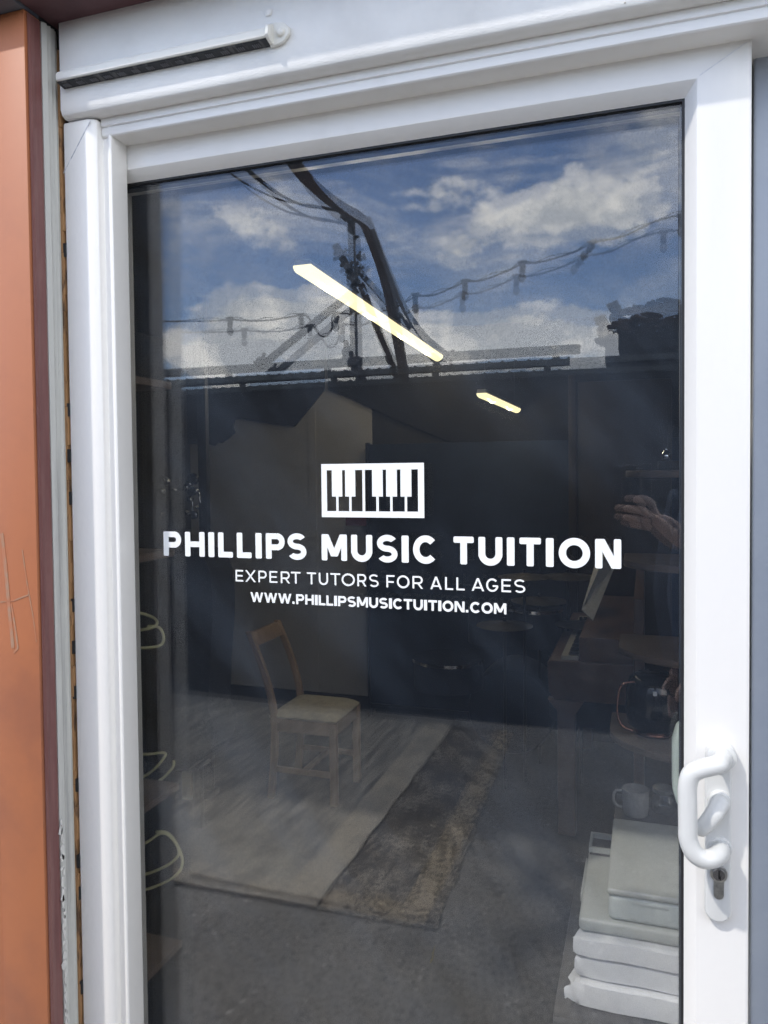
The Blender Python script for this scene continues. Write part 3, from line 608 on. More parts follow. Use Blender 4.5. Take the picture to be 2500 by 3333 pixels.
for y in (sy0, sy1-lw):
    P_ = smooth_path([(sx0-.012, 0, .018), (sx0+.008, 0, .25), (sx0+.006, 0, zs), (sx0-.035, 0, .58), (sx0-.115, 0, zb)], 5)
    poly = [(p.x, p.z) for p in P_]+[(p.x+lw*.95, p.z) for p in reversed(P_)]
    MB().prism(poly, 'y', y, y+.024).build('rear_leg', 'wood', ch, bevel=.003)
MB().box(sx0+.02, sx1-.034, sy0+.004, sy0+.022, zs-.085, zs-.026).box(sx0+.02, sx1-.034, sy1-.022, sy1-.004, zs-.085, zs-.026).box(sx1-.026, sx1-.006, sy0+.033, sy1-.033, zs-.085, zs-.026).box(sx0+.012, sx0+.03, sy0+.025, sy1-.025, zs-.085, zs-.026).build('seat_rail', 'wood', ch, bevel=.002)
MB().box(sx0+.02, sx1-.034, sy0+.008, sy0+.022, .14, .165).box(sx0+.02, sx1-.034, sy1-.022, sy1-.008, .14, .165).box(cc.x-.01, cc.x+.01, sy0+.023, sy1-.023, .142, .163).build('stretcher', 'wood', ch, bevel=.002)
MB().prism([(sx0-.108, zb-.006), (sx0-.085, zb-.006), (sx0-.062, zb-.068), (sx0-.084, zb-.068)], 'y', sy0+.0245, sy1-.0325).build('top_rail', 'wood', ch, bevel=.003)

# ---- ceiling tube lights
def tube_light(a, b, r, label, lamps, watts):
    a, b = Vector(a), Vector(b); t = thing('tube_light', label, 'light', (a+b)/2, 'lit tube lights under the ceiling'); n = 14; L = (b-a)
    def sect(pts): return [tuple(a+Vector((x, 0, z))) for x, z in pts]+[tuple(b+Vector((x, 0, z))) for x, z in pts]
    def extr(pts, name, m, **k):
        m_ = len(pts); return MB().add(sect(pts), [tuple(range(m_))[::-1], tuple(range(m_,2*m_))]+[(i,(i+1)%m_,m_+(i+1)%m_,m_+i) for i in range(m_)]).build(name, m, t, **k)
    extr([(r*math.cos(math.pi+math.pi*k/n), r*math.sin(math.pi+math.pi*k/n)) for k in range(n+1)], 'diffuser', 'tubelight', smooth=True)
    extr([(-r*.9,.0005),(r*.9,.0005),(r*.8,.018),(-r*.8,.018)], 'housing', 'handle_white')
    MB().box(b.x-r*.5, b.x+r*.5, b.y+.0005, b.y+.012, b.z-r*.6, b.z+.012).build('end_cap', 'handle_white', t)
    for f in (.08, .92): p = a+L*f; MB().tube([(p.x, p.y, p.z+.0185), (p.x, p.y, 2.359)], .0015, 6).build('suspension_cord', 'cord', t)
    for k in range(lamps):                                     # the light the tube itself gives off
        p = a+L*((k+.5)/lamps)+Vector((0, 0, -r-.006)); ld = bpy.data.lights.new('tube_lamp', 'POINT'); ld.energy = watts; ld.shadow_soft_size = .004; ld.color = (1.0, .90, .72)
        lo_ = bpy.data.objects.new('tube_lamp', ld); C.objects.link(lo_); lo_.parent = t; lo_.location = p-(a+b)/2
A = W(652*S, 572*S, 1.42); B = W(945*S, 768*S, 3.40); tube_light(A, B, .034, 'long lit tube light hanging nearest the door', 4, 1.0)
A = W(1040*S, 849*S, 2.5); B = W(1116*S, 883*S, 3.36); tube_light(A, B, .024, 'short lit tube light hanging at the back of the room', 2, .5)

# ---- dark hanging drape (upper left of the room)
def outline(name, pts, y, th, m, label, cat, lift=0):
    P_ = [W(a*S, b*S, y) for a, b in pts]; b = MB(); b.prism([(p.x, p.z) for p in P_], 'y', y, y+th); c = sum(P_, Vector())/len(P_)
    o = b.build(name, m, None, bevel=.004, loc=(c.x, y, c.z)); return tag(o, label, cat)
top = lambda x, y: (x, (PY-0)/S)
def zpx(x, z, y):
    "row (1659 scale) at which height z stands in the plane y"
    lo, hi = -3000, 4000
    for _ in range(50):
        mid = (lo+hi)/2
        if W(x*S, mid*S, y).z > z: lo = mid
        else: hi = mid
    return lo
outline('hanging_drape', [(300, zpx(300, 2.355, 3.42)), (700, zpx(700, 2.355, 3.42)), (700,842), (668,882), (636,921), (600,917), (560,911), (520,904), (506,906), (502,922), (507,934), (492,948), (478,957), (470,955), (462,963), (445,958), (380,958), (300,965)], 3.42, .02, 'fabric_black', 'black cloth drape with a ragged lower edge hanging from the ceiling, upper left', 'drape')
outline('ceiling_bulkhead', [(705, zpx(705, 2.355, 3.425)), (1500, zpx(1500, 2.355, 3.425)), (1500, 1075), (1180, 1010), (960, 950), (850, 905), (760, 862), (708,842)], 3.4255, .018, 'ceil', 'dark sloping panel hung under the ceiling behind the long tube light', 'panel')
# ---- navy acoustic screen against the back wall
nv = thing('navy_screen', 'large navy fabric screen standing against the back wall', 'screen', (-.3, 3.40, 0))
MB().box(-1.60, 1.0, 3.37, 3.41, .085, 1.67).build('fabric_panel', 'navy', nv, bevel=.006)
MB().box(-1.615, -1.601, 3.365, 3.415, .0, 1.68).box(-1.60, 1.0, 3.365, 3.415, .055, .084).box(-.3, -.27, 3.366, 3.4165, .0, .054).build('screen_frame', 'blackmetal', nv)
b_ = W(770*S, 1125*S, 3.369); MB().box(b_.x-.07, b_.x+.07, 3.3655, 3.3695, b_.z-.03, b_.z+.03).build('red_badge', mat('dull_red_patch', (.16,.03,.05), .7), nv)
# door in the back wall, brown
dp = W(1272*S, 1000*S, 3.30)
bd_ = thing('inner_door', 'dark brown wooden door at the back right of the room', 'door', (dp.x, 3.30, 0))
xa_, xb_ = W(1247*S, 1000*S, 3.3).x, W(1303*S, 1000*S, 3.3).x
MB().box(xa_, xb_+.35, 3.29, 3.33, .01, 1.98).build('door_leaf', 'brownwall', bd_, bevel=.004); MB().box(xa_-.045, xa_-.001, 3.28, 3.34, 0, 2.02).build('door_lining', 'brownwall', bd_, bevel=.003)

# ---- shelving rack on the left with cable loops
rk = thing('shelving_rack', 'dark shelving rack with thin wooden shelves just inside the door on the left', 'shelf unit', (-1.05, .2, 0))
SX = -.875
for (px, py) in ((464,1228), (455,1825), (464,2657), (472,3215)):
    q = W(px, py, .12); MB().box(-1.35, SX, .09, .255, q.z-.007, q.z+.007).build('shelf', 'shelfwood', rk, bevel=.001)
for (x, y) in ((-1.35,.0855), (-1.35,.2555), (-1.0,.2555)): MB().box(x, x+.03, y, y+.025, .0, 1.9).build('upright', 'blackmetal', rk)
def loop(pts, y, label, r=.0028):
    P_ = [W(a, b, y+d) for a, b, d in pts]; o = MB().tube(smooth_path(P_, 6), r, 8).build('cable_loop', 'cable', None, smooth=True, loc=tuple(P_[0])); tag(o, label, 'cable', 'pale cables hanging from the rack')
def z3(x, y): return (400+x/1.843, 1900+y/1.843)
def LP(l): return [(*z3(a, b), d) for a, b, d in l]
loop(LP([(40,175,0),(110,178,.02),(185,205,.02),(205,240,.0),(160,268,-.02),(40,285,-.02)]), .22, 'pale yellow cable loop hanging highest on the rack')
loop(LP([(150,255,0),(215,262,0),(243,310,0),(235,360,-.01),(180,380,-.02),(40,388,-.02)]), .24, 'pale yellow cable loop just below the highest loop')
loop(LP([(40,1020,0),(150,1022,0),(250,1015,0),(235,1060,0),(160,1135,0),(40,1200,0)]), .25, 'pale cable loop hanging just above the third shelf')
loop(LP([(305,1060,0),(300,1100,0),(240,1165,0),(160,1215,0),(40,1245,0)]), .27, 'pale yellow cable drooping to the third shelf edge')
def z1(x, y): return (400+x/1.659, 2500+y/1.659)
loop([(*z1(a,b),d) for a,b,d in [(40,440,0),(130,400,0),(200,355,0),(250,365,0),(298,430,0),(290,485,0),(200,545,0),(40,600,0)]], .22, 'pale yellow cable loop hanging lowest on the rack')
loop([(*z1(a,b),d) for a,b,d in [(180,345,0),(240,350,0),(290,410,0),(322,500,0),(295,570,0),(200,630,0),(40,680,0)]], .235, 'wider pale cable loop around the lowest loop')
# ---- black post with chrome fittings, instrument bag behind the rack
px_ = W(442*S, 1100*S, 2.02)
st_ = thing('instrument_stand', 'tall black stand with chrome fittings behind the rack', 'stand', (px_.x, 2.02, 0))
MB().box(px_.x-.022, px_.x+.022, 2.005, 2.035, .05, 2.3).build('post', 'blackmetal', st_, bevel=.003)
MB().box(px_.x-.10, px_.x+.03, 1.98, 2.06, .017, .049).build('base', 'blackmetal', st_, bevel=.004)
cf = MB(); 
for (a, b, r) in ((418,1035,.022),(410,1045,.014),(425,1060,.012),(404,1052,.012),(416,1062,.016),(412,1078,.012),(420,1112,.016),(405,1106,.010),(428,1095,.007),(355,1036,.018),(362,1040,.014),(352,1060,.012),(352,1110,.009)):
    q = W(a*S, b*S, 1.96); r *= 1.2; cf.lathe((q.x, 1.955, q.z), [(r*.5,-.014),(r,-.007),(r,.007),(r*.6,.014)], 'y', 14)
q0 = W(404*S,1046*S,1.97); q1 = W(430*S,1062*S,1.97); cf.tube([q0, q1, W(432*S,1085*S,1.97)], .006, 8); cf.tube([W(412*S,1040*S,1.975), W(418*S,1120*S,1.975)], .005, 8)
cf.box(px_.x-.24, px_.x-.0225, 2.0, 2.015, W(418*S,1060*S,1.99).z, W(418*S,1056*S,1.99).z)
cf.build('chrome_clamp', 'chrome', st_, smooth=True)
def blob_outline(pts, y0, y1, name, m, label, cat):
    P_ = [W(a*S, b*S, y0) for a, b in pts]; c = sum(P_, Vector())/len(P_); vs = []; n = len(P_)
    for (sc_k, yy) in ((.86, y0), (1.0, y0+.03), (1.0, y1-.03), (.86, y1)):
        for p in P_: vs.append((c.x+(p.x-c.x)*sc_k if yy != y0+.03 and yy != y1-.03 else p.x, yy, c.z+(p.z-c.z)*(1-(1-sc_k)*.3)))
    fs = [tuple(range(n))[::-1], tuple(range(3*n, 4*n))]+[(l*n+i, l*n+(i+1)%n, (l+1)*n+(i+1)%n, (l+1)*n+i) for l in range(3) for i in range(n)]
    o = MB().add(vs, fs).build(name, m, None, smooth=True, loc=(c.x, (y0+y1)/2, c.z)); return tag(o, label, cat)
bag = blob_outline([(330,1190),(392,1182),(425,1188),(446,1203),(458,1230),(461,1262),(464,1290),(463,1340),(459,1400),(455,1440),(453,1500),(452,1540),(461,1556),(466,1580),(464,1610),(455,1632),(436,1648),(420,1657),(398,1672),(330,1672)], 1.68, 1.86, 'instrument_bag', 'fabric_black', 'tall soft black instrument bag propped beside the pale wall', 'bag')
q = W(430*S, 1640*S, 1.74)
ls = thing('bag_stand', 'low stand with one black and one pale leg under the black bag', 'stand', (q.x, 1.74, 0))
xa_ = W(444*S/1, 1650*S, 1.72).x
MB().box(q.x-.020, q.x+.016, 1.72, 1.75, .017, W(430*S,1655*S,1.74).z).build('leg', 'blackmetal', ls, bevel=.002)
q2 = W(401*S, 1640*S, 1.74); MB().box(q2.x-.022, q2.x+.022, 1.74, 1.76, .12, W(401*S,1668*S,1.74).z).build('leg', 'seat', ls, bevel=.002)
MB().box(q2.x-.25, q.x+.02, 1.70, 1.80, W(430*S,1655*S,1.74).z+.0005, W(430*S,1655*S,1.74).z+.012).build('shelf_plate', 'blackmetal', ls)

# ---- drum kit in the dark at the back
dk0 = W(1120*S, 1400*S, 2.75)
dk = thing('drum_kit', 'drum kit with bronze cymbals in the dark against the navy screen', 'drum kit', (dk0.x, 2.75, 0))
MB().lathe((dk0.x-.05, 2.95, .29), [(.01,-.16),(.21,-.16),(.22,-.14),(.22,.14),(.21,.16),(.01,.16)], 'y', 32).build('bass_drum', 'drum', dk, smooth=True)
for (dx_, dy_, zz, r, h) in ((-.32,-.15,.52,.17,.14), (-.12,.0,.74,.13,.18), (.08,.0,.74,.13,.18), (.34,-.1,.50,.18,.30)):
    dd = MB().lathe((dk0.x+dx_, 2.75+dy_, zz), [(.01,-h/2),(r,-h/2),(r,h/2),(r-.01,h/2+.002),(.01,h/2+.002)], 'z', 28).build('drum', 'drum', dk, smooth=True)
    MB().lathe((dk0.x+dx_, 2.75+dy_, zz+h/2), [(r-.004,.003),(r+.006,.003),(r+.006,-.012),(r-.004,-.012)], 'z', 28).build('rim', 'chrome', dd, smooth=True)
for (a, b, r, y) in ((1133,1243,.125,2.6), (1227,1243,.135,2.7), (1090,1348,.13,2.5), (1255,1346,.12,2.65), (1165,1295,.14,2.85)):
    q = W(a*S, b*S, y); cy = MB().lathe((q.x, y, q.z), [(.008,.014),(.025,.010),(.05,.004),(r,-.006),(r,-.008),(.05,.002),(.008,.010)], 'z', 32).build('cymbal', 'brass', dk, smooth=True)
    MB().tube([(q.x, y, .02), (q.x, y, q.z+.03)], .008, 8).build('cymbal_stand', 'blackmetal', dk)
# ---- digital piano seen from its end
pa = W(1781, 2148, 2.1); pb = W(2010, 2148, 2.1)
pn = thing('upright_piano', 'brown upright piano seen from its end with its lid open, beside the rounded shelves', 'piano', ((pa.x+pb.x)/2, 2.1, 0))
zt0 = pa.z; zb0 = W(1781, 2275, 2.1).z
MB().prism([(pa.x, zt0-.012), (pa.x+.012, zt0), (pb.x+.06, zt0), (pb.x+.06, zb0), (pa.x+.03, zb0), (pa.x+.006, zb0+.03)], 'y', 2.1, 3.2).build('key_bed', 'piano', pn, bevel=.003)
lg0 = W(1818, 2300, 2.1).x
MB().prism([(lg0-.005, .02), (lg0+.065, .02), (lg0+.065, zb0-.06), (lg0+.10, zb0-.002), (lg0-.045, zb0-.002), (lg0-.005, zb0-.05)], 'y', 2.105, 2.16).build('leg', 'piano', pn, bevel=.004)
MB().prism([(lg0-.005, .02), (lg0+.065, .02), (lg0+.065, zb0-.06), (lg0+.10, zb0-.002), (lg0-.045, zb0-.002), (lg0-.005, zb0-.05)], 'y', 3.12, 3.18).build('leg', 'piano', pn, bevel=.004)
kx0 = W(1827, 2145, 2.12).x; kx1 = W(1870, 2145, 2.12).x
y = 2.12
while y < 3.0: MB().box(kx0, kx1+.015, y, y+.0215, zt0+.0005, zt0+.016).build('white_key', 'ivory', pn); y += .0225
y = 2.135; i = 0
while y < 2.98:
    if i % 7 not in (2, 6): MB().box(kx1-.025, kx1+.015, y, y+.010, zt0+.0165, zt0+.024).build('black_key', 'coffee', pn)
    y += .0225; i += 1
MB().box(kx1+.02, pb.x+.06, 2.102, 3.19, zt0+.0005, zt0+.10).build('music_ledge', 'piano', pn, bevel=.004)
MB().box(pb.x+.0605, pb.x+.10, 2.11, 3.19, .02, zt0+.26).build('back_panel', 'piano', pn, bevel=.004)
P4 = [W(a, b, y) for a, b, y in ((1893,1986,2.25), (1930,2022,2.2), (2004,1838,2.6), (1985,1772,2.65), (1948,1800,2.62))]
sm = MB(); nn = (P4[1]-P4[0]).cross(P4[2]-P4[0]); nn.normalize(); sm.add(P4+[p+nn*.006 for p in P4], [(0,1,2,3,4),(9,8,7,6,5)]+[(i,(i+1)%5,5+(i+1)%5,5+i) for i in range(5)])
o = sm.build('sheet_music', 'sheet', None, loc=tuple(P4[0])); tag(o, 'open white sheet music booklet propped on the piano', 'sheet music')
# ---- rounded corner shelves
rs = thing('rounded_shelves', 'wooden open shelf unit with rounded quarter shelves at the right of the door', 'shelf unit', (.12, 1.3, 0))
SHZ = []
for (px1, py1, r) in ((2035,1543,.22), (2027,1836,.235), (2012,2122,.25), (1982,2400,.29), (1990,2760,.28)):
    q = W(px1, py1, 1.30); SHZ.append(q.z); cx = q.x+r; pts = [(cx+.22, 1.30-r*.15)]
    pts = [(cx+.25, 1.52), (q.x, 1.52)]+[(cx-r*math.cos(a), 1.36-r*.75*math.sin(a)) for a in [math.pi/2*k/14 for k in range(15)]]+[(cx+.25, 1.36-r*.75)]
    MB().prism(pts, 'z', q.z-.010, q.z+.010).build('shelf', 'shelfwood', rs, bevel=.003)
MB().box(.18, .42, 1.5205, 1.545, 0, 1.62).build('back_board', 'brownwall', rs); MB().box(.36, .39, 1.1, 1.519, 0, 1.62).build('side_board', 'brownwall', rs)
# coffee machine on 4th shelf
q = W(2130, 2400, 1.32); cz = SHZ[3]+.011
cm = thing('coffee_machine', 'rounded black coffee machine with a copper rim on the fourth rounded shelf', 'coffee machine', (q.x, 1.34, cz))
MB().lathe((q.x, 1.34, cz), [(.05,.0),(.052,.012),(.058,.016),(.075,.03),(.082,.07),(.080,.13),(.070,.165),(.05,.178)], 'z', 32).build('body', 'coffee', cm, smooth=True)
MB().lathe((q.x, 1.34, cz), [(.0535,.004),(.0565,.008),(.0535,.012)], 'z', 32).build('copper_ring', 'copper', cm, smooth=True)
MB().tube(smooth_path([(q.x-.055,1.28,cz+.165), (q.x-.088,1.28,cz+.155), (q.x-.100,1.28,cz+.12), (q.x-.102,1.28,cz+.07), (q.x-.090,1.28,cz+.035), (q.x-.06,1.28,cz+.022)], 5), .0028, 8).build('handle', 'copper', cm, smooth=True)
MB().box(q.x-.004, q.x+.006, 1.2555, 1.2585, cz+.135, cz+.147).build('indicator', 'handle_white', cm)
# vase with reeds on top shelf, box below it
q = W(2168, 1500, 1.33); vz = SHZ[0]+.0105
bx_ = MB().box(q.x-.022, q.x+.06, 1.30, 1.36, vz, vz+.026).build('small_box', 'brownwall', None, bevel=.002, loc=(q.x, 1.33, vz)); tag(bx_, 'small brown box on the top rounded shelf', 'box')
vs_ = thing('reed_diffuser', 'small glass diffuser with thin reeds on the brown box', 'reed diffuser', (q.x, 1.33, vz+.027))
MB().lathe((q.x, 1.33, vz+.027), [(.010,0),(.012,.002),(.012,.022),(.006,.028),(.006,.034)], 'z', 18).build('bottle', 'chrome', vs_, smooth=True)
rd = MB()
for k in range(6): a = k*1.1; rd.tube([(q.x, 1.33, vz+.05), (q.x+.022*math.cos(a), 1.33+.02*math.sin(a), vz+.13)], .0008, 5)
rd.build('reeds', 'brownwall', vs_)

# ---- side table with printers and parcels just inside the glass, right
tb = thing('side_table', 'low dark side table holding the printers and paper parcels just inside the door', 'table', (.15, .68, 0))
MB().box(-.17, .62, .44, .98, .425, .448).build('table_top', 'table', tb, bevel=.002)
for x in (-.15, .57):
    for y in (.46, .93): MB().box(x, x+.03, y, y+.03, 0, .4245).build('leg', 'table', tb, bevel=.002)
# crumpled white parcels
def parcel(x0, x1, y0, y1, z0, z1, torn, label, seed):
    "a flat paper packet; its left end is folded or torn"
    rnd = random.Random(seed); vs = []; fs = []; K_ = 20; nx = 34
    for i in range(nx+1):
        u = (i/nx)**1.6; x = x0+(x1-x0)*u; d = x-x0; e = min(1, d/.030)
        for k in range(K_):
            a = 2*math.pi*k/K_; sq = lambda v: math.copysign(abs(v)**.15, v); cy, cz_ = sq(math.cos(a)), sq(math.sin(a))
            hh = (z1-z0)/2*(.45+.55*e**.5 if torn else .82+.18*e); yy = (y0+y1)/2+cy*(y1-y0)/2; zz = (z0+z1)/2+cz_*hh
            cr = .0045*max(0, 1-d/.03)*(1.5 if torn else .5)+.0003
            zz = max(z0+.0002, min(z1-.0002, zz+rnd.uniform(-cr, cr)+.0010*math.sin(x*45+seed))); vs.append((x+(yy-y0)*.28+rnd.uniform(-cr, cr), yy+rnd.uniform(-cr, cr)*.8, zz))
    for i in range(nx):
        for k in range(K_): fs.append((i*K_+k, i*K_+(k+1)%K_, (i+1)*K_+(k+1)%K_, (i+1)*K_+k))
    fs += [tuple(range(K_))[::-1], tuple(range(nx*K_, nx*K_+K_))]
    o = MB().add(vs, fs).build('paper_parcel', 'paper', None, smooth=True, loc=((x0+x1)/2, (y0+y1)/2, z0)); tag(o, label, 'parcel', 'white paper parcels under the printers')
Lb = W(1895, 3200, .5).x
parcel(Lb-.028, .30, .475, .80, .449, .500, 1, 'lowest white paper parcel of the pile, its torn end crumpled', 1)
parcel(Lb-.012, .32, .487, .82, .5005, .545, 0, 'middle white paper parcel of the pile under the printers', 2)
parcel(Lb-.016, .33, .482, .83, .5455, .586, 0, 'topmost white paper parcel directly under the printers', 3)
pr_ = thing('printer', 'wide pale grey flatbed printer with its paper tray, lying on the parcels', 'printer', (.1, .67, .587))
x0p = W(1886, 2975, .52).x
MB().box(x0p, .34, .500, .84, .587, .6145).build('body', 'printer', pr_, bevel=.008, seg=3)
MB().box(x0p+.004, x0p+.075, .765, .835, .615, .622).build('tray_floor', 'table', pr_); MB().box(x0p+.002, x0p+.008, .76, .84, .6225, .634).box(x0p+.0085, x0p+.078, .832, .84, .6225, .634).box(x0p+.0085, x0p+.078, .76, .766, .6225, .634).build('tray_rim', 'printer', pr_)
MB().box(x0p-.004, x0p-.0003, .60, .76, .592, .608).build('side_flap', 'printer', pr_, bevel=.001)
sn = thing('scanner', 'smaller pale grey scanner box with a closed lid stacked on the printer', 'scanner', (.1, .67, .615))
x1p = W(1975, 2885, .505).x
MB().box(x1p+.002, .33, .508, .825, .6150, .667).build('body', 'printer_f', sn, bevel=.010, seg=4)
MB().box(x1p, .332, .504, .828, .6675, .680).build('lid', 'printer', sn, bevel=.005, seg=3)
MB().box(x1p+.045, x1p+.115, .5055, .5079, .655, .661).build('front_latch', 'printer_f', sn, bevel=.001)
# mug and jar on a stool behind
q = W(2069, 2650, .98); 
mg = thing('mug', 'plain white mug with its handle to the left standing behind the scanner', 'mug', (q.x, .98, q.z))
MB().box(q.x-.045, .40, .955+.027, 1.25, q.z-.018, q.z-.001).box(.36,.39,1.0,1.2,0,q.z-.019).box(q.x+.02,q.x+.05,1.15,1.2,0,q.z-.019)
stl = MB().box(q.x-.05, .40, .93, 1.10, q.z-.022, q.z-.0005).box(q.x-.04, q.x-.01, 1.04, 1.07, 0, q.z-.0225).box(.36, .39, .99, 1.02, 0, q.z-.0225).box(.36,.39,1.06,1.09,0,q.z-.0225).box(q.x-.04,q.x-.01,.99,1.02,0,q.z-.0225).build('stool', 'table', None, bevel=.002, loc=(q.x, 1.0, 0)); tag(stl, 'narrow dark stool behind the printers carrying the mug', 'stool')
rm = .033
MB().lathe((q.x, .98, q.z), [(.028,0),(.032,.004),(.033,.03),(.0335,.066),(.0315,.0665),(.031,.03),(.030,.008),(.005,.006)], 'z', 32).build('cup', 'mug', mg, smooth=True)
MB().tube(smooth_path([(q.x-.031,.98,q.z+.055), (q.x-.048,.98,q.z+.054), (q.x-.054,.98,q.z+.036), (q.x-.047,.98,q.z+.018), (q.x-.031,.98,q.z+.014)], 5), .0042, 10).build('handle', 'mug', mg, smooth=True)
q3 = W(2160, 2650, 1.0); jr = thing('glass_jar', 'squat clear glass jar beside the white mug', 'jar', (q3.x, 1.0, q.z))
MB().lathe((q3.x, 1.02, q.z), [(.026,0),(.030,.005),(.030,.035),(.024,.044),(.024,.05)], 'z', 28).build('body', 'bulb', jr, smooth=True)
MB().lathe((q3.x, 1.02, q.z+.0505), [(.026,0),(.026,.010),(.024,.011)], 'z', 28).build('lid', 'steel', jr, smooth=True)

# ================================================================== BEHIND THE PHOTOGRAPHER (seen mirrored in the glass)
RD = 3.45; KS = (RD+1.04)/7.04
def zr(z): return 1.5+(z-1.5)*KS
ob_ = thing('opposite_shed', 'low black boarded shed across the yard mirrored in the glass', 'shed', (-2, -RD-1.5, 0))
xe = RF(1890, 1123, RD).x
MB().box(-9, 6, -RD-2.4, -RD, -.12, zr(2.44)).build('wall', 'shed', ob_); MB().box(-9.1, 6.1, -RD-2.5, -RD+.03, zr(2.4405), zr(2.49)).build('roof_slab', 'roofedge', ob_)
cor = MB(); x = -9
while x < xe: cor.tube([(x, -RD+.0, zr(2.496)), (x, -RD-.6, zr(2.50))], .009, 8); x += .076
cor.build('corrugation', 'roofedge', ob_, smooth=True)
MB().box(-9, xe, -RD+.015, -RD+.03, zr(2.525), zr(2.612)).build('fascia_rail', 'roofedge', ob_, bevel=.005)
x = -8.9; rb = MB()
while x < xe: rb.box(x, x+.04, -RD+.02, -RD+.045, zr(2.4905), zr(2.5245)); x += .7
rb.build('rail_bracket', 'roofedge', ob_)
# rooftop stack with ragged sheeting
a = RF(2012, 1147, RD); b = RF(2300, 960, RD)
stk = thing('rooftop_tank', 'dark square tank under ragged brown torn sheeting on the shed roof', 'tank', ((a.x+b.x)/2, -RD-.3, zr(2.49)))
MB().box(a.x, b.x+.25, -RD-.4, -RD-.02, zr(2.535), zr(2.80)).build('tank_body', 'shed', stk, bevel=.01)
MB().box(a.x+.02, a.x+.15, -RD-.35, -RD-.03, zr(2.4905), zr(2.5345)).box(a.x+.19, a.x+.265, -RD-.35, -RD-.03, zr(2.4905), zr(2.5345)).box(a.x+.31, b.x+.2, -RD-.35, -RD-.03, zr(2.4905), zr(2.5345)).build('foot', 'shed', stk)
rg = random.Random(3); bk = MB()
for i in range(150):
    x = rg.uniform(a.x-.012, b.x+.22); z = zr(rg.uniform(2.80, 2.955)+.02*math.sin(x*14)); w = rg.uniform(.02,.08); h = rg.uniform(.004,.018); y = rg.uniform(-RD-.35, -RD-.0); tl = rg.uniform(-.25,.25)
    n = rg.randint(5,8); pts = [(x+w*math.cos(2*math.pi*k/n)*rg.uniform(.6,1.1), z+h*math.sin(2*math.pi*k/n)*rg.uniform(.5,1.5)+tl*w*math.cos(2*math.pi*k/n)) for k in range(n)]
    bk.prism(pts, 'y', y, y+rg.uniform(.015,.08))
for i in range(20):
    x = a.x+rg.uniform(-.045,.01); z = zr(rg.uniform(2.72,2.98)); n = 6; bk.prism([(x+.022*math.cos(2*math.pi*k/n)*rg.uniform(.5,1.3), z+.016*math.sin(2*math.pi*k/n)*rg.uniform(.5,1.3)) for k in range(n)], 'y', -RD-.1, -RD-.04)
bk.build('torn_sheeting', 'bark', stk)
# mast on the roof
def z9(x, y, D=RD): return RF(800+x/2.37, 500+y/2.37, D)
ms_ = thing('roof_mast', 'galvanised scaffold pole mast with a bent rusty arm and braces on the shed roof', 'mast', tuple(z9(835,1640)))
pb_ = z9(838, 1640); pt = z9(812, 485)
MB().tube([(pb_.x, -RD, zr(2.49)), pt], .0242, 16).build('pole', 'tube', ms_, smooth=True)
def strip(pts, w, th, D, m, name):
    P_ = smooth_path([z9(a, b, D) for a, b in pts], 5); L = []; Rr = []
    for i, p in enumerate(P_):
        t_ = (P_[min(i+1,len(P_)-1)]-P_[max(i-1,0)]); n_ = Vector((-t_.z, 0, t_.x)); n_.normalize(); ww = KS*(w[0]+(w[1]-w[0])*i/(len(P_)-1) if isinstance(w, tuple) else w)
        L.append(p+n_*ww/2); Rr.append(p-n_*ww/2)
    b = MB(); n = len(P_); vs = L+Rr+[v+Vector((0,-th*KS,0)) for v in L]+[v+Vector((0,-th*KS,0)) for v in Rr]; fs = []
    for i in range(n-1): fs += [(i,i+1,n+i+1,n+i), (2*n+i,3*n+i,3*n+i+1,2*n+i+1), (i,2*n+i,2*n+i+1,i+1), (n+i,n+i+1,3*n+i+1,3*n+i)]
    fs += [(0,n,3*n,2*n), (n-1,3*n-1,4*n-1,2*n-1)]
    return b.add(vs, fs).build(name, m, ms_)
strip([(250,-110),(380,90),(480,205),(620,330),(750,420),(860,480),(925,555),(990,720),(1045,880),(1095,1080),(1135,1290),(1170,1480),(1200,1650)], (.125,.075), .10, RD-.08, 'rust', 'bent_arm')
strip([(940,480),(1020,700),(1110,930),(1190,1130),(1280,1290),(1380,1420),(1480,1510),(1560,1580)], (.03,.085), .05, RD-.15, 'tube', 'curved_brace')
strip([(870,905),(1000,1050),(1130,1200),(1260,1345)], .055, .05, RD+.03, 'tube', 'brace')
strip([(880,1000),(960,1220),(1050,1430),(1150,1650)], .060, .05, RD-.03, 'rust', 'brace')
strip([(850,1040),(560,1270),(300,1480),(130,1620)], .062, .05, RD-.02, 'tube', 'brace')
def clamp(x, y, r, D=RD-.04):
    c = z9(x, y, D); r *= KS; rr = random.Random(int(x)); b = MB().lathe(c, [(r*.7,-.035),(r,-.02),(r,.02),(r*.7,.035)], 'y', 14)
    for k in range(4): a_ = rr.uniform(0, 6.3); b.tube([c, (c.x+1.9*r*math.cos(a_), c.y, c.z+1.9*r*math.sin(a_))], r*.42, 8)
    b.build('clamp', 'tube', ms_, smooth=True)
for (x, y, r) in ((735,790,.045),(800,870,.05),(860,905,.04),(840,985,.045),(770,495,.03),(825,640,.03),(880,800,.03),(790,1530,.06),(850,1600,.055),(120,1600,.045),(1150,1180,.03),(1180,1250,.035),(1540,1560,.05)): clamp(x, y, r)
c0 = z9(690, 705); c1_ = z9(740, 790); MB().tube([(c0.x, -RD+.0, c0.z), (c1_.x, -RD+.0, c1_.z), tuple(z9(830,940,RD-.0))], .0242, 12).build('stub_tube', 'tube', ms_, smooth=True)
def cable(pts, r, label, D=RD-.10):
    P_ = smooth_path([z9(a, b, D) for a, b in pts], 6); o = MB().tube(P_, r*KS, 8).build('overhead_cable', 'cord', None, smooth=True, loc=tuple(P_[0])); tag(o, label, 'cable', 'dark cables running to the roof mast')
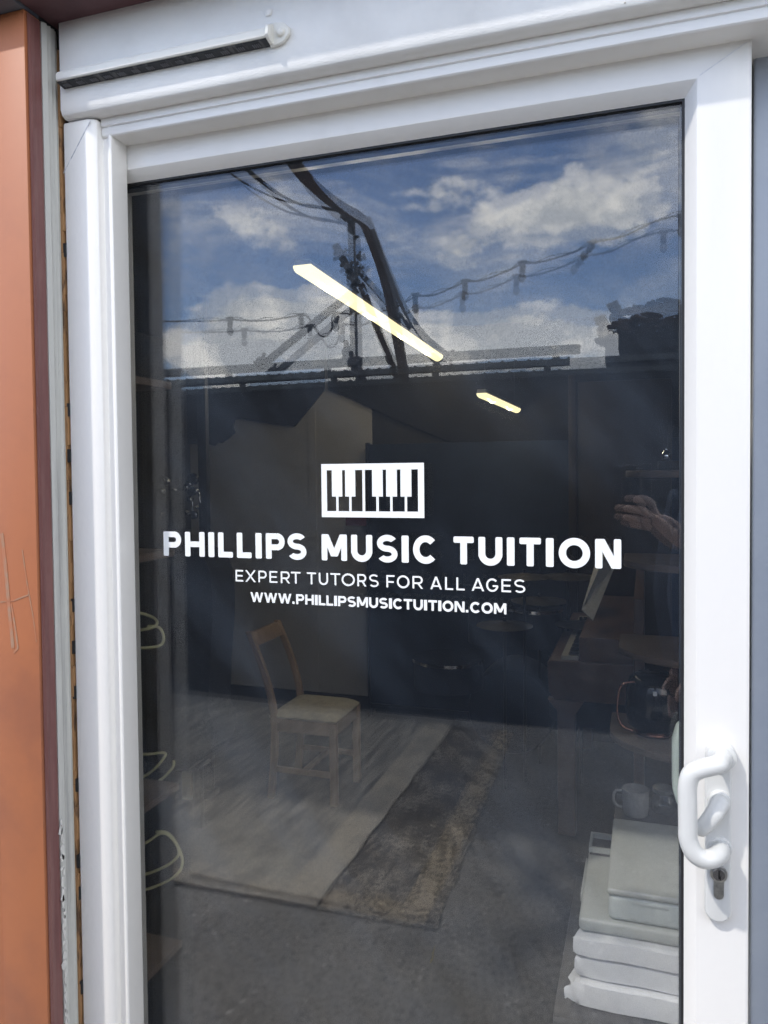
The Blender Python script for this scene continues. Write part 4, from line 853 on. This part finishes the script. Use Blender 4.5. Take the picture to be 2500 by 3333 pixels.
cable([(-90,20),(40,140),(130,215),(300,335),(460,400),(600,420),(720,440)], .013, 'thick dark overhead cable closest under the bent arm of the mast')
cable([(-120,10),(20,145),(120,225),(260,320),(420,385),(560,408)], .008, 'thin dark cable clinging to the thick overhead cable')
cable([(-150,130),(0,232),(130,300),(250,350),(380,380),(500,395),(640,420)], .009, 'thin dark overhead cable sagging lowest toward the mast')
# festoon strings
def festoon(cpts, bulbs, label, D):
    P_ = smooth_path([RF(a, b, D) for a, b in cpts], 6); f_ = thing('festoon_lights', label, 'string lights', tuple(P_[0]), 'festoon strings over the yard')
    MB().tube(P_, .0048, 7).build('cord', 'cord', f_, smooth=True)
    MB().tube([p+Vector((0,.01,.008+.008*math.sin(i*.7))) for i, p in enumerate(P_)], .0022, 6).build('catenary_wire', 'cord', f_, smooth=True)
    for (a, b, tl) in bulbs:
        c = RF(a, b, D); k = MB(); d = Vector((tl, 0, -1)).normalized()
        k.tube([c+Vector((0,0,.022)), c+d*.006, c+d*.040], [.011,.0165,.015], 12); k.box(c.x-.022, c.x+.022, c.y-.010, c.y+.010, c.z+.010, c.z+.024)
        h = k.build('lamp_holder', 'cord', f_, smooth=True); e = c+d*.064; MB().ball(e, .021, .021, .027, 16).build('bulb', 'bulb', h, smooth=True)
def z4(x, y): return (1200+x/1.508, 500+y/1.508)
festoon([(380,1046),(546,1046),(700,1044),(748,1040),(810,1044),(880,1042),(930,1034),(980,1026),(1003,1033),(1018,1060),(1040,1090),(1062,1094),(1080,1070),(1080,1038),(1090,1022),(1120,1020),(1160,1022),(1210,1005)], [(748,1044,0),(979,1033,.1),(1095,1028,-.1)], 'festoon string hanging level left of the roof mast with three bulbs', RD-.3)
b5 = [(*z4(228,705),0),(*z4(472,640),0),(*z4(756,548),-.05),(*z4(1100,450),-.9),(*z4(1535,318),0)]
festoon([z4(60,775),z4(150,745),z4(228,703),z4(310,695),z4(400,662),z4(475,630),z4(560,620),z4(680,575),z4(760,540),z4(850,530),z4(1000,485),z4(1110,435),z4(1250,405),z4(1400,335),z4(1530,300),z4(1660,285),z4(1900,220)], b5, 'festoon string rising to the right of the roof mast with five bulbs', RD-.3)

q = WZ(1404, 3120, .004); o = MB().tube([(q.x, -q.y-.018, .0035), (q.x+.003, -q.y, .0035), (q.x+.002, -q.y+.02, .0035)], .0018, 8).build('straw', mat('yellow_straw', (.75,.55,.08), .5), None, smooth=True, loc=(q.x, -q.y, 0)); tag(o, 'tiny yellow piece of straw lying on the tarmac in front of the rugs', 'straw')
# ------------------------------------------------------------------ the photographer
def skin_mesh(name, verts, edges, radii, m, parent=None, sub=2, loc=None, root=0):
    me = bpy.data.meshes.new(name); me.from_pydata([tuple(v) for v in verts], edges, []); o = bpy.data.objects.new(name, me); C.objects.link(o)
    md = o.modifiers.new('s', 'SKIN'); md.use_smooth_shade = True
    for i, r in enumerate(radii): me.skin_vertices[0].data[i].radius = (r, r) if not isinstance(r, tuple) else r; me.skin_vertices[0].data[i].use_root = (i == root)
    sb_ = o.modifiers.new('u', 'SUBSURF'); sb_.levels = sub; sb_.render_levels = sub
    bpy.context.view_layer.update(); me2 = bpy.data.meshes.new_from_object(o.evaluated_get(bpy.context.evaluated_depsgraph_get())); bpy.data.objects.remove(o)
    base = Vector((0,0,0)); p = parent
    while p: base += p.location; p = p.parent
    if parent is None and loc: base = Vector(loc)
    for v in me2.vertices: v.co -= base
    for q in me2.polygons: q.use_smooth = True
    me2.materials.clear(); me2.materials.append(M[m]); r_ = bpy.data.objects.new(name, me2); C.objects.link(r_)
    if parent: r_.parent = parent
    elif loc: r_.location = loc
    return r_
def h10(x, y, dyy):
    "where part of the hand stands, from its mirror image; dyy = metres in front of the lens"
    w = W(1880+x/4.366, 1500+y/4.366, 1.04-dyy); return Vector((w.x, -1.04+dyy, w.z))
# phone: its lens is the camera; body just behind and beside it
ph = thing('mobile_phone', 'dark mobile phone held upright by the photographer, mirrored in the glass', 'phone', (-.02, -1.046, 1.44))
MB().box(-.0575, .0140, -1.0535, -1.0455, 1.5145-.147, 1.5145).build('phone_body', 'phone', ph, bevel=.0035, seg=3)
MB().box(-.0583, .0148, -1.0515, -1.0475, 1.5153-.1486, 1.5153).build('phone_rim', 'chrome', ph, bevel=.0015)
MB().lathe((-.0185, -1.0453, 1.5), [(.0062,-.000),(.0062,.0012),(.005,.0015)], 'y', 20).build('lens_ring', 'chrome', ph, smooth=True)
# body and head are one surface; hands join through the wrists
bx0, by0 = .33, -1.62
J = {}; V_ = []; E_ = []; R_ = []
def j(name, p, r, to=None):
    J[name] = len(V_); V_.append(Vector(p)); R_.append(r)
    if to: E_.append((J[to], J[name]))
g0 = 0.0
j('pelvis', (bx0, by0, .90), (.155,.115)); j('waist', (bx0, by0, 1.05), (.145,.105), 'pelvis'); j('chest', (bx0, by0+.01, 1.28), (.165,.12), 'waist'); j('neck0', (bx0, by0+.01, 1.42), (.085,.075), 'chest'); j('neck', (bx0-.005, by0+.03, 1.49), .056, 'neck0')
j('head0', (bx0-.01, by0+.055, 1.56), (.070,.080), 'neck'); j('head1', (bx0-.012, by0+.055, 1.64), (.078,.095), 'head0'); j('head2', (bx0-.012, by0+.045, 1.70), (.060,.075), 'head1')
for s_, nm in ((-1,'l'), (1,'r')):
    j('hip'+nm, (bx0+s_*.09, by0, .86), (.088,.088), 'pelvis'); j('knee'+nm, (bx0+s_*.10, by0+.03, .48), .058, 'hip'+nm); j('ankle'+nm, (bx0+s_*.10, by0-.01, g0+.09), .040, 'knee'+nm); j('toe'+nm, (bx0+s_*.11, by0+.15, g0+.035), .036, 'ankle'+nm)
j('shr', (bx0+.16, by0+.01, 1.39), .062, 'neck0'); j('elr', (bx0+.10, by0+.22, 1.20), .047, 'shr')
j('shl', (bx0-.16, by0+.01, 1.39), .062, 'neck0'); j('ell', (bx0-.21, by0-.02, 1.09), .046, 'shl'); j('wrl', (bx0-.19, by0+.06, .86), .030, 'ell')
pe_ = skin_mesh('person', V_, E_, R_, 'skin', None, 2, (bx0, by0, g0)); tag(pe_, 'photographer in a blue grey jacket and black trousers holding up the phone with one hand', 'person')
# right forearm, wrist, hand with five fingers: one skinned chain each, rooted in the palm
Wr = h10(1480, 1120, -.015); El = V_[J['elr']]
pal = [El, El.lerp(Wr, .55), Wr, h10(1300, 930, -.006), h10(1080, 800, .000)]
skin_mesh('forearm_and_hand', pal, [(0,1),(1,2),(2,3),(3,4)], [.046, .040, (.034,.027), (.043,.022), (.040,.017)], 'skin', pe_)
fing = {'index_finger': ([(1090,690,.000),(1040,590,.006),(930,535,.016),(850,545,.022),(790,545,.018)], [.0105,.0100,.0095,.0088,.0078]),
 'middle_finger': ([(1050,790,.002),(960,720,.010),(850,690,.018),(740,680,.020),(640,680,.014)], [.0105,.0100,.0094,.0090,.0078]),
 'ring_finger': ([(1040,880,.000),(930,850,.008),(830,825,.016),(730,810,.018),(635,795,.012)], [.0100,.0095,.0088,.0083,.0072]),
 'little_finger': ([(1060,950,-.002),(960,940,.004),(870,925,.010),(800,905,.012),(740,885,.006)], [.0090,.0083,.0076,.0070,.0062]),
 'thumb': ([(1180,880,-.012),(1090,760,-.024),(1040,640,-.030),(1000,560,-.028)], [.0125,.0115,.0105,.0090])}
for nm, (pts, rr) in fing.items():
    P_ = [h10(*p) for p in pts]; skin_mesh(nm, P_, [(i,i+1) for i in range(len(P_)-1)], [q*1.18 for q in rr], 'skin', pe_, 2)
for dx_ in (0,):   # the relaxed left hand
    wl = V_[J['wrl']]; skin_mesh('left_palm', [wl, wl+Vector((0,.015,-.05)), wl+Vector((0,.02,-.095))], [(0,1),(1,2)], [(.026,.02),(.030,.016),(.034,.013)], 'skin', pe_)
    for k, (o_, L) in enumerate(((-.026,.070),(-.009,.080),(.009,.074),(.025,.058))):
        b0 = wl+Vector((o_*.9,.02,-.09)); skin_mesh(('index_finger','middle_finger','ring_finger','little_finger')[k], [b0, b0+Vector((0,.006,-L*.45)), b0+Vector((0,.020,-L*.75)), b0+Vector((0,.032,-L*.9))], [(0,1),(1,2),(2,3)], [.0095,.009,.008,.007], 'skin', pe_)
    skin_mesh('thumb', [wl+Vector((-.02,.015,-.035)), wl+Vector((-.042,.035,-.065)), wl+Vector((-.044,.048,-.09))], [(0,1),(1,2)], [.012,.0105,.009], 'skin', pe_)
# face
hx, hy, hz = bx0-.012, by0+.055, 1.63
MB().prism([(hy+.085,hz+.02),(hy+.115,hz-.018),(hy+.085,hz-.024)], 'x', hx-.012, hx+.012).build('nose', 'skin', pe_, bevel=.004, seg=3)
for s_ in (-1,1):
    MB().ball((hx+s_*.031, hy+.082, hz+.015), .011, .008, .007).build('eye', 'handle_white', pe_, smooth=True); MB().ball((hx+s_*.082, hy, hz-.005), .008, .018, .03).build('ear', 'skin', pe_, smooth=True)
MB().ball((hx, hy+.080, hz-.052), .024, .008, .006).build('mouth', mat('lips', (.25,.09,.08), .5), pe_, smooth=True)
MB().ball((hx, hy-.025, hz+.045), .092, .105, .085, 20).build('hair', 'hair', pe_, smooth=True)
# clothes
def cl(names, extra, m, nm, add=.012):
    idx = [J[n] for n in names]; vs = [V_[i] for i in idx]; rr = [tuple(q+add for q in R_[i]) if isinstance(R_[i], tuple) else R_[i]+add for i in idx]
    skin_mesh(nm, vs, extra, rr, m, pe_)
cl(['pelvis','waist','chest','neck0','shr','elr','shl','ell','wrl'], [(0,1),(1,2),(2,3),(3,4),(4,5),(3,6),(6,7),(7,8)], 'jacket', 'jacket', .016)
skin_mesh('sleeve', [El, El.lerp(Wr,.55), El.lerp(Wr,.86)], [(0,1),(1,2)], [.062,.052,.044], 'jacket', pe_)
cl(['pelvis','hipl','kneel','anklel','hipr','kneer','ankler'], [(0,1),(1,2),(2,3),(0,4),(4,5),(5,6)], 'trouser', 'trousers', .014)
for nm in ('l','r'): t_ = V_[J['toe'+nm]]; a_ = V_[J['ankle'+nm]]; skin_mesh('shoe', [a_+Vector((0,-.05,-.05)), a_+Vector((0,.05,-.035)), t_+Vector((0,.02,0))], [(0,1),(1,2)], [.050,.054,.046], 'shoe', pe_)
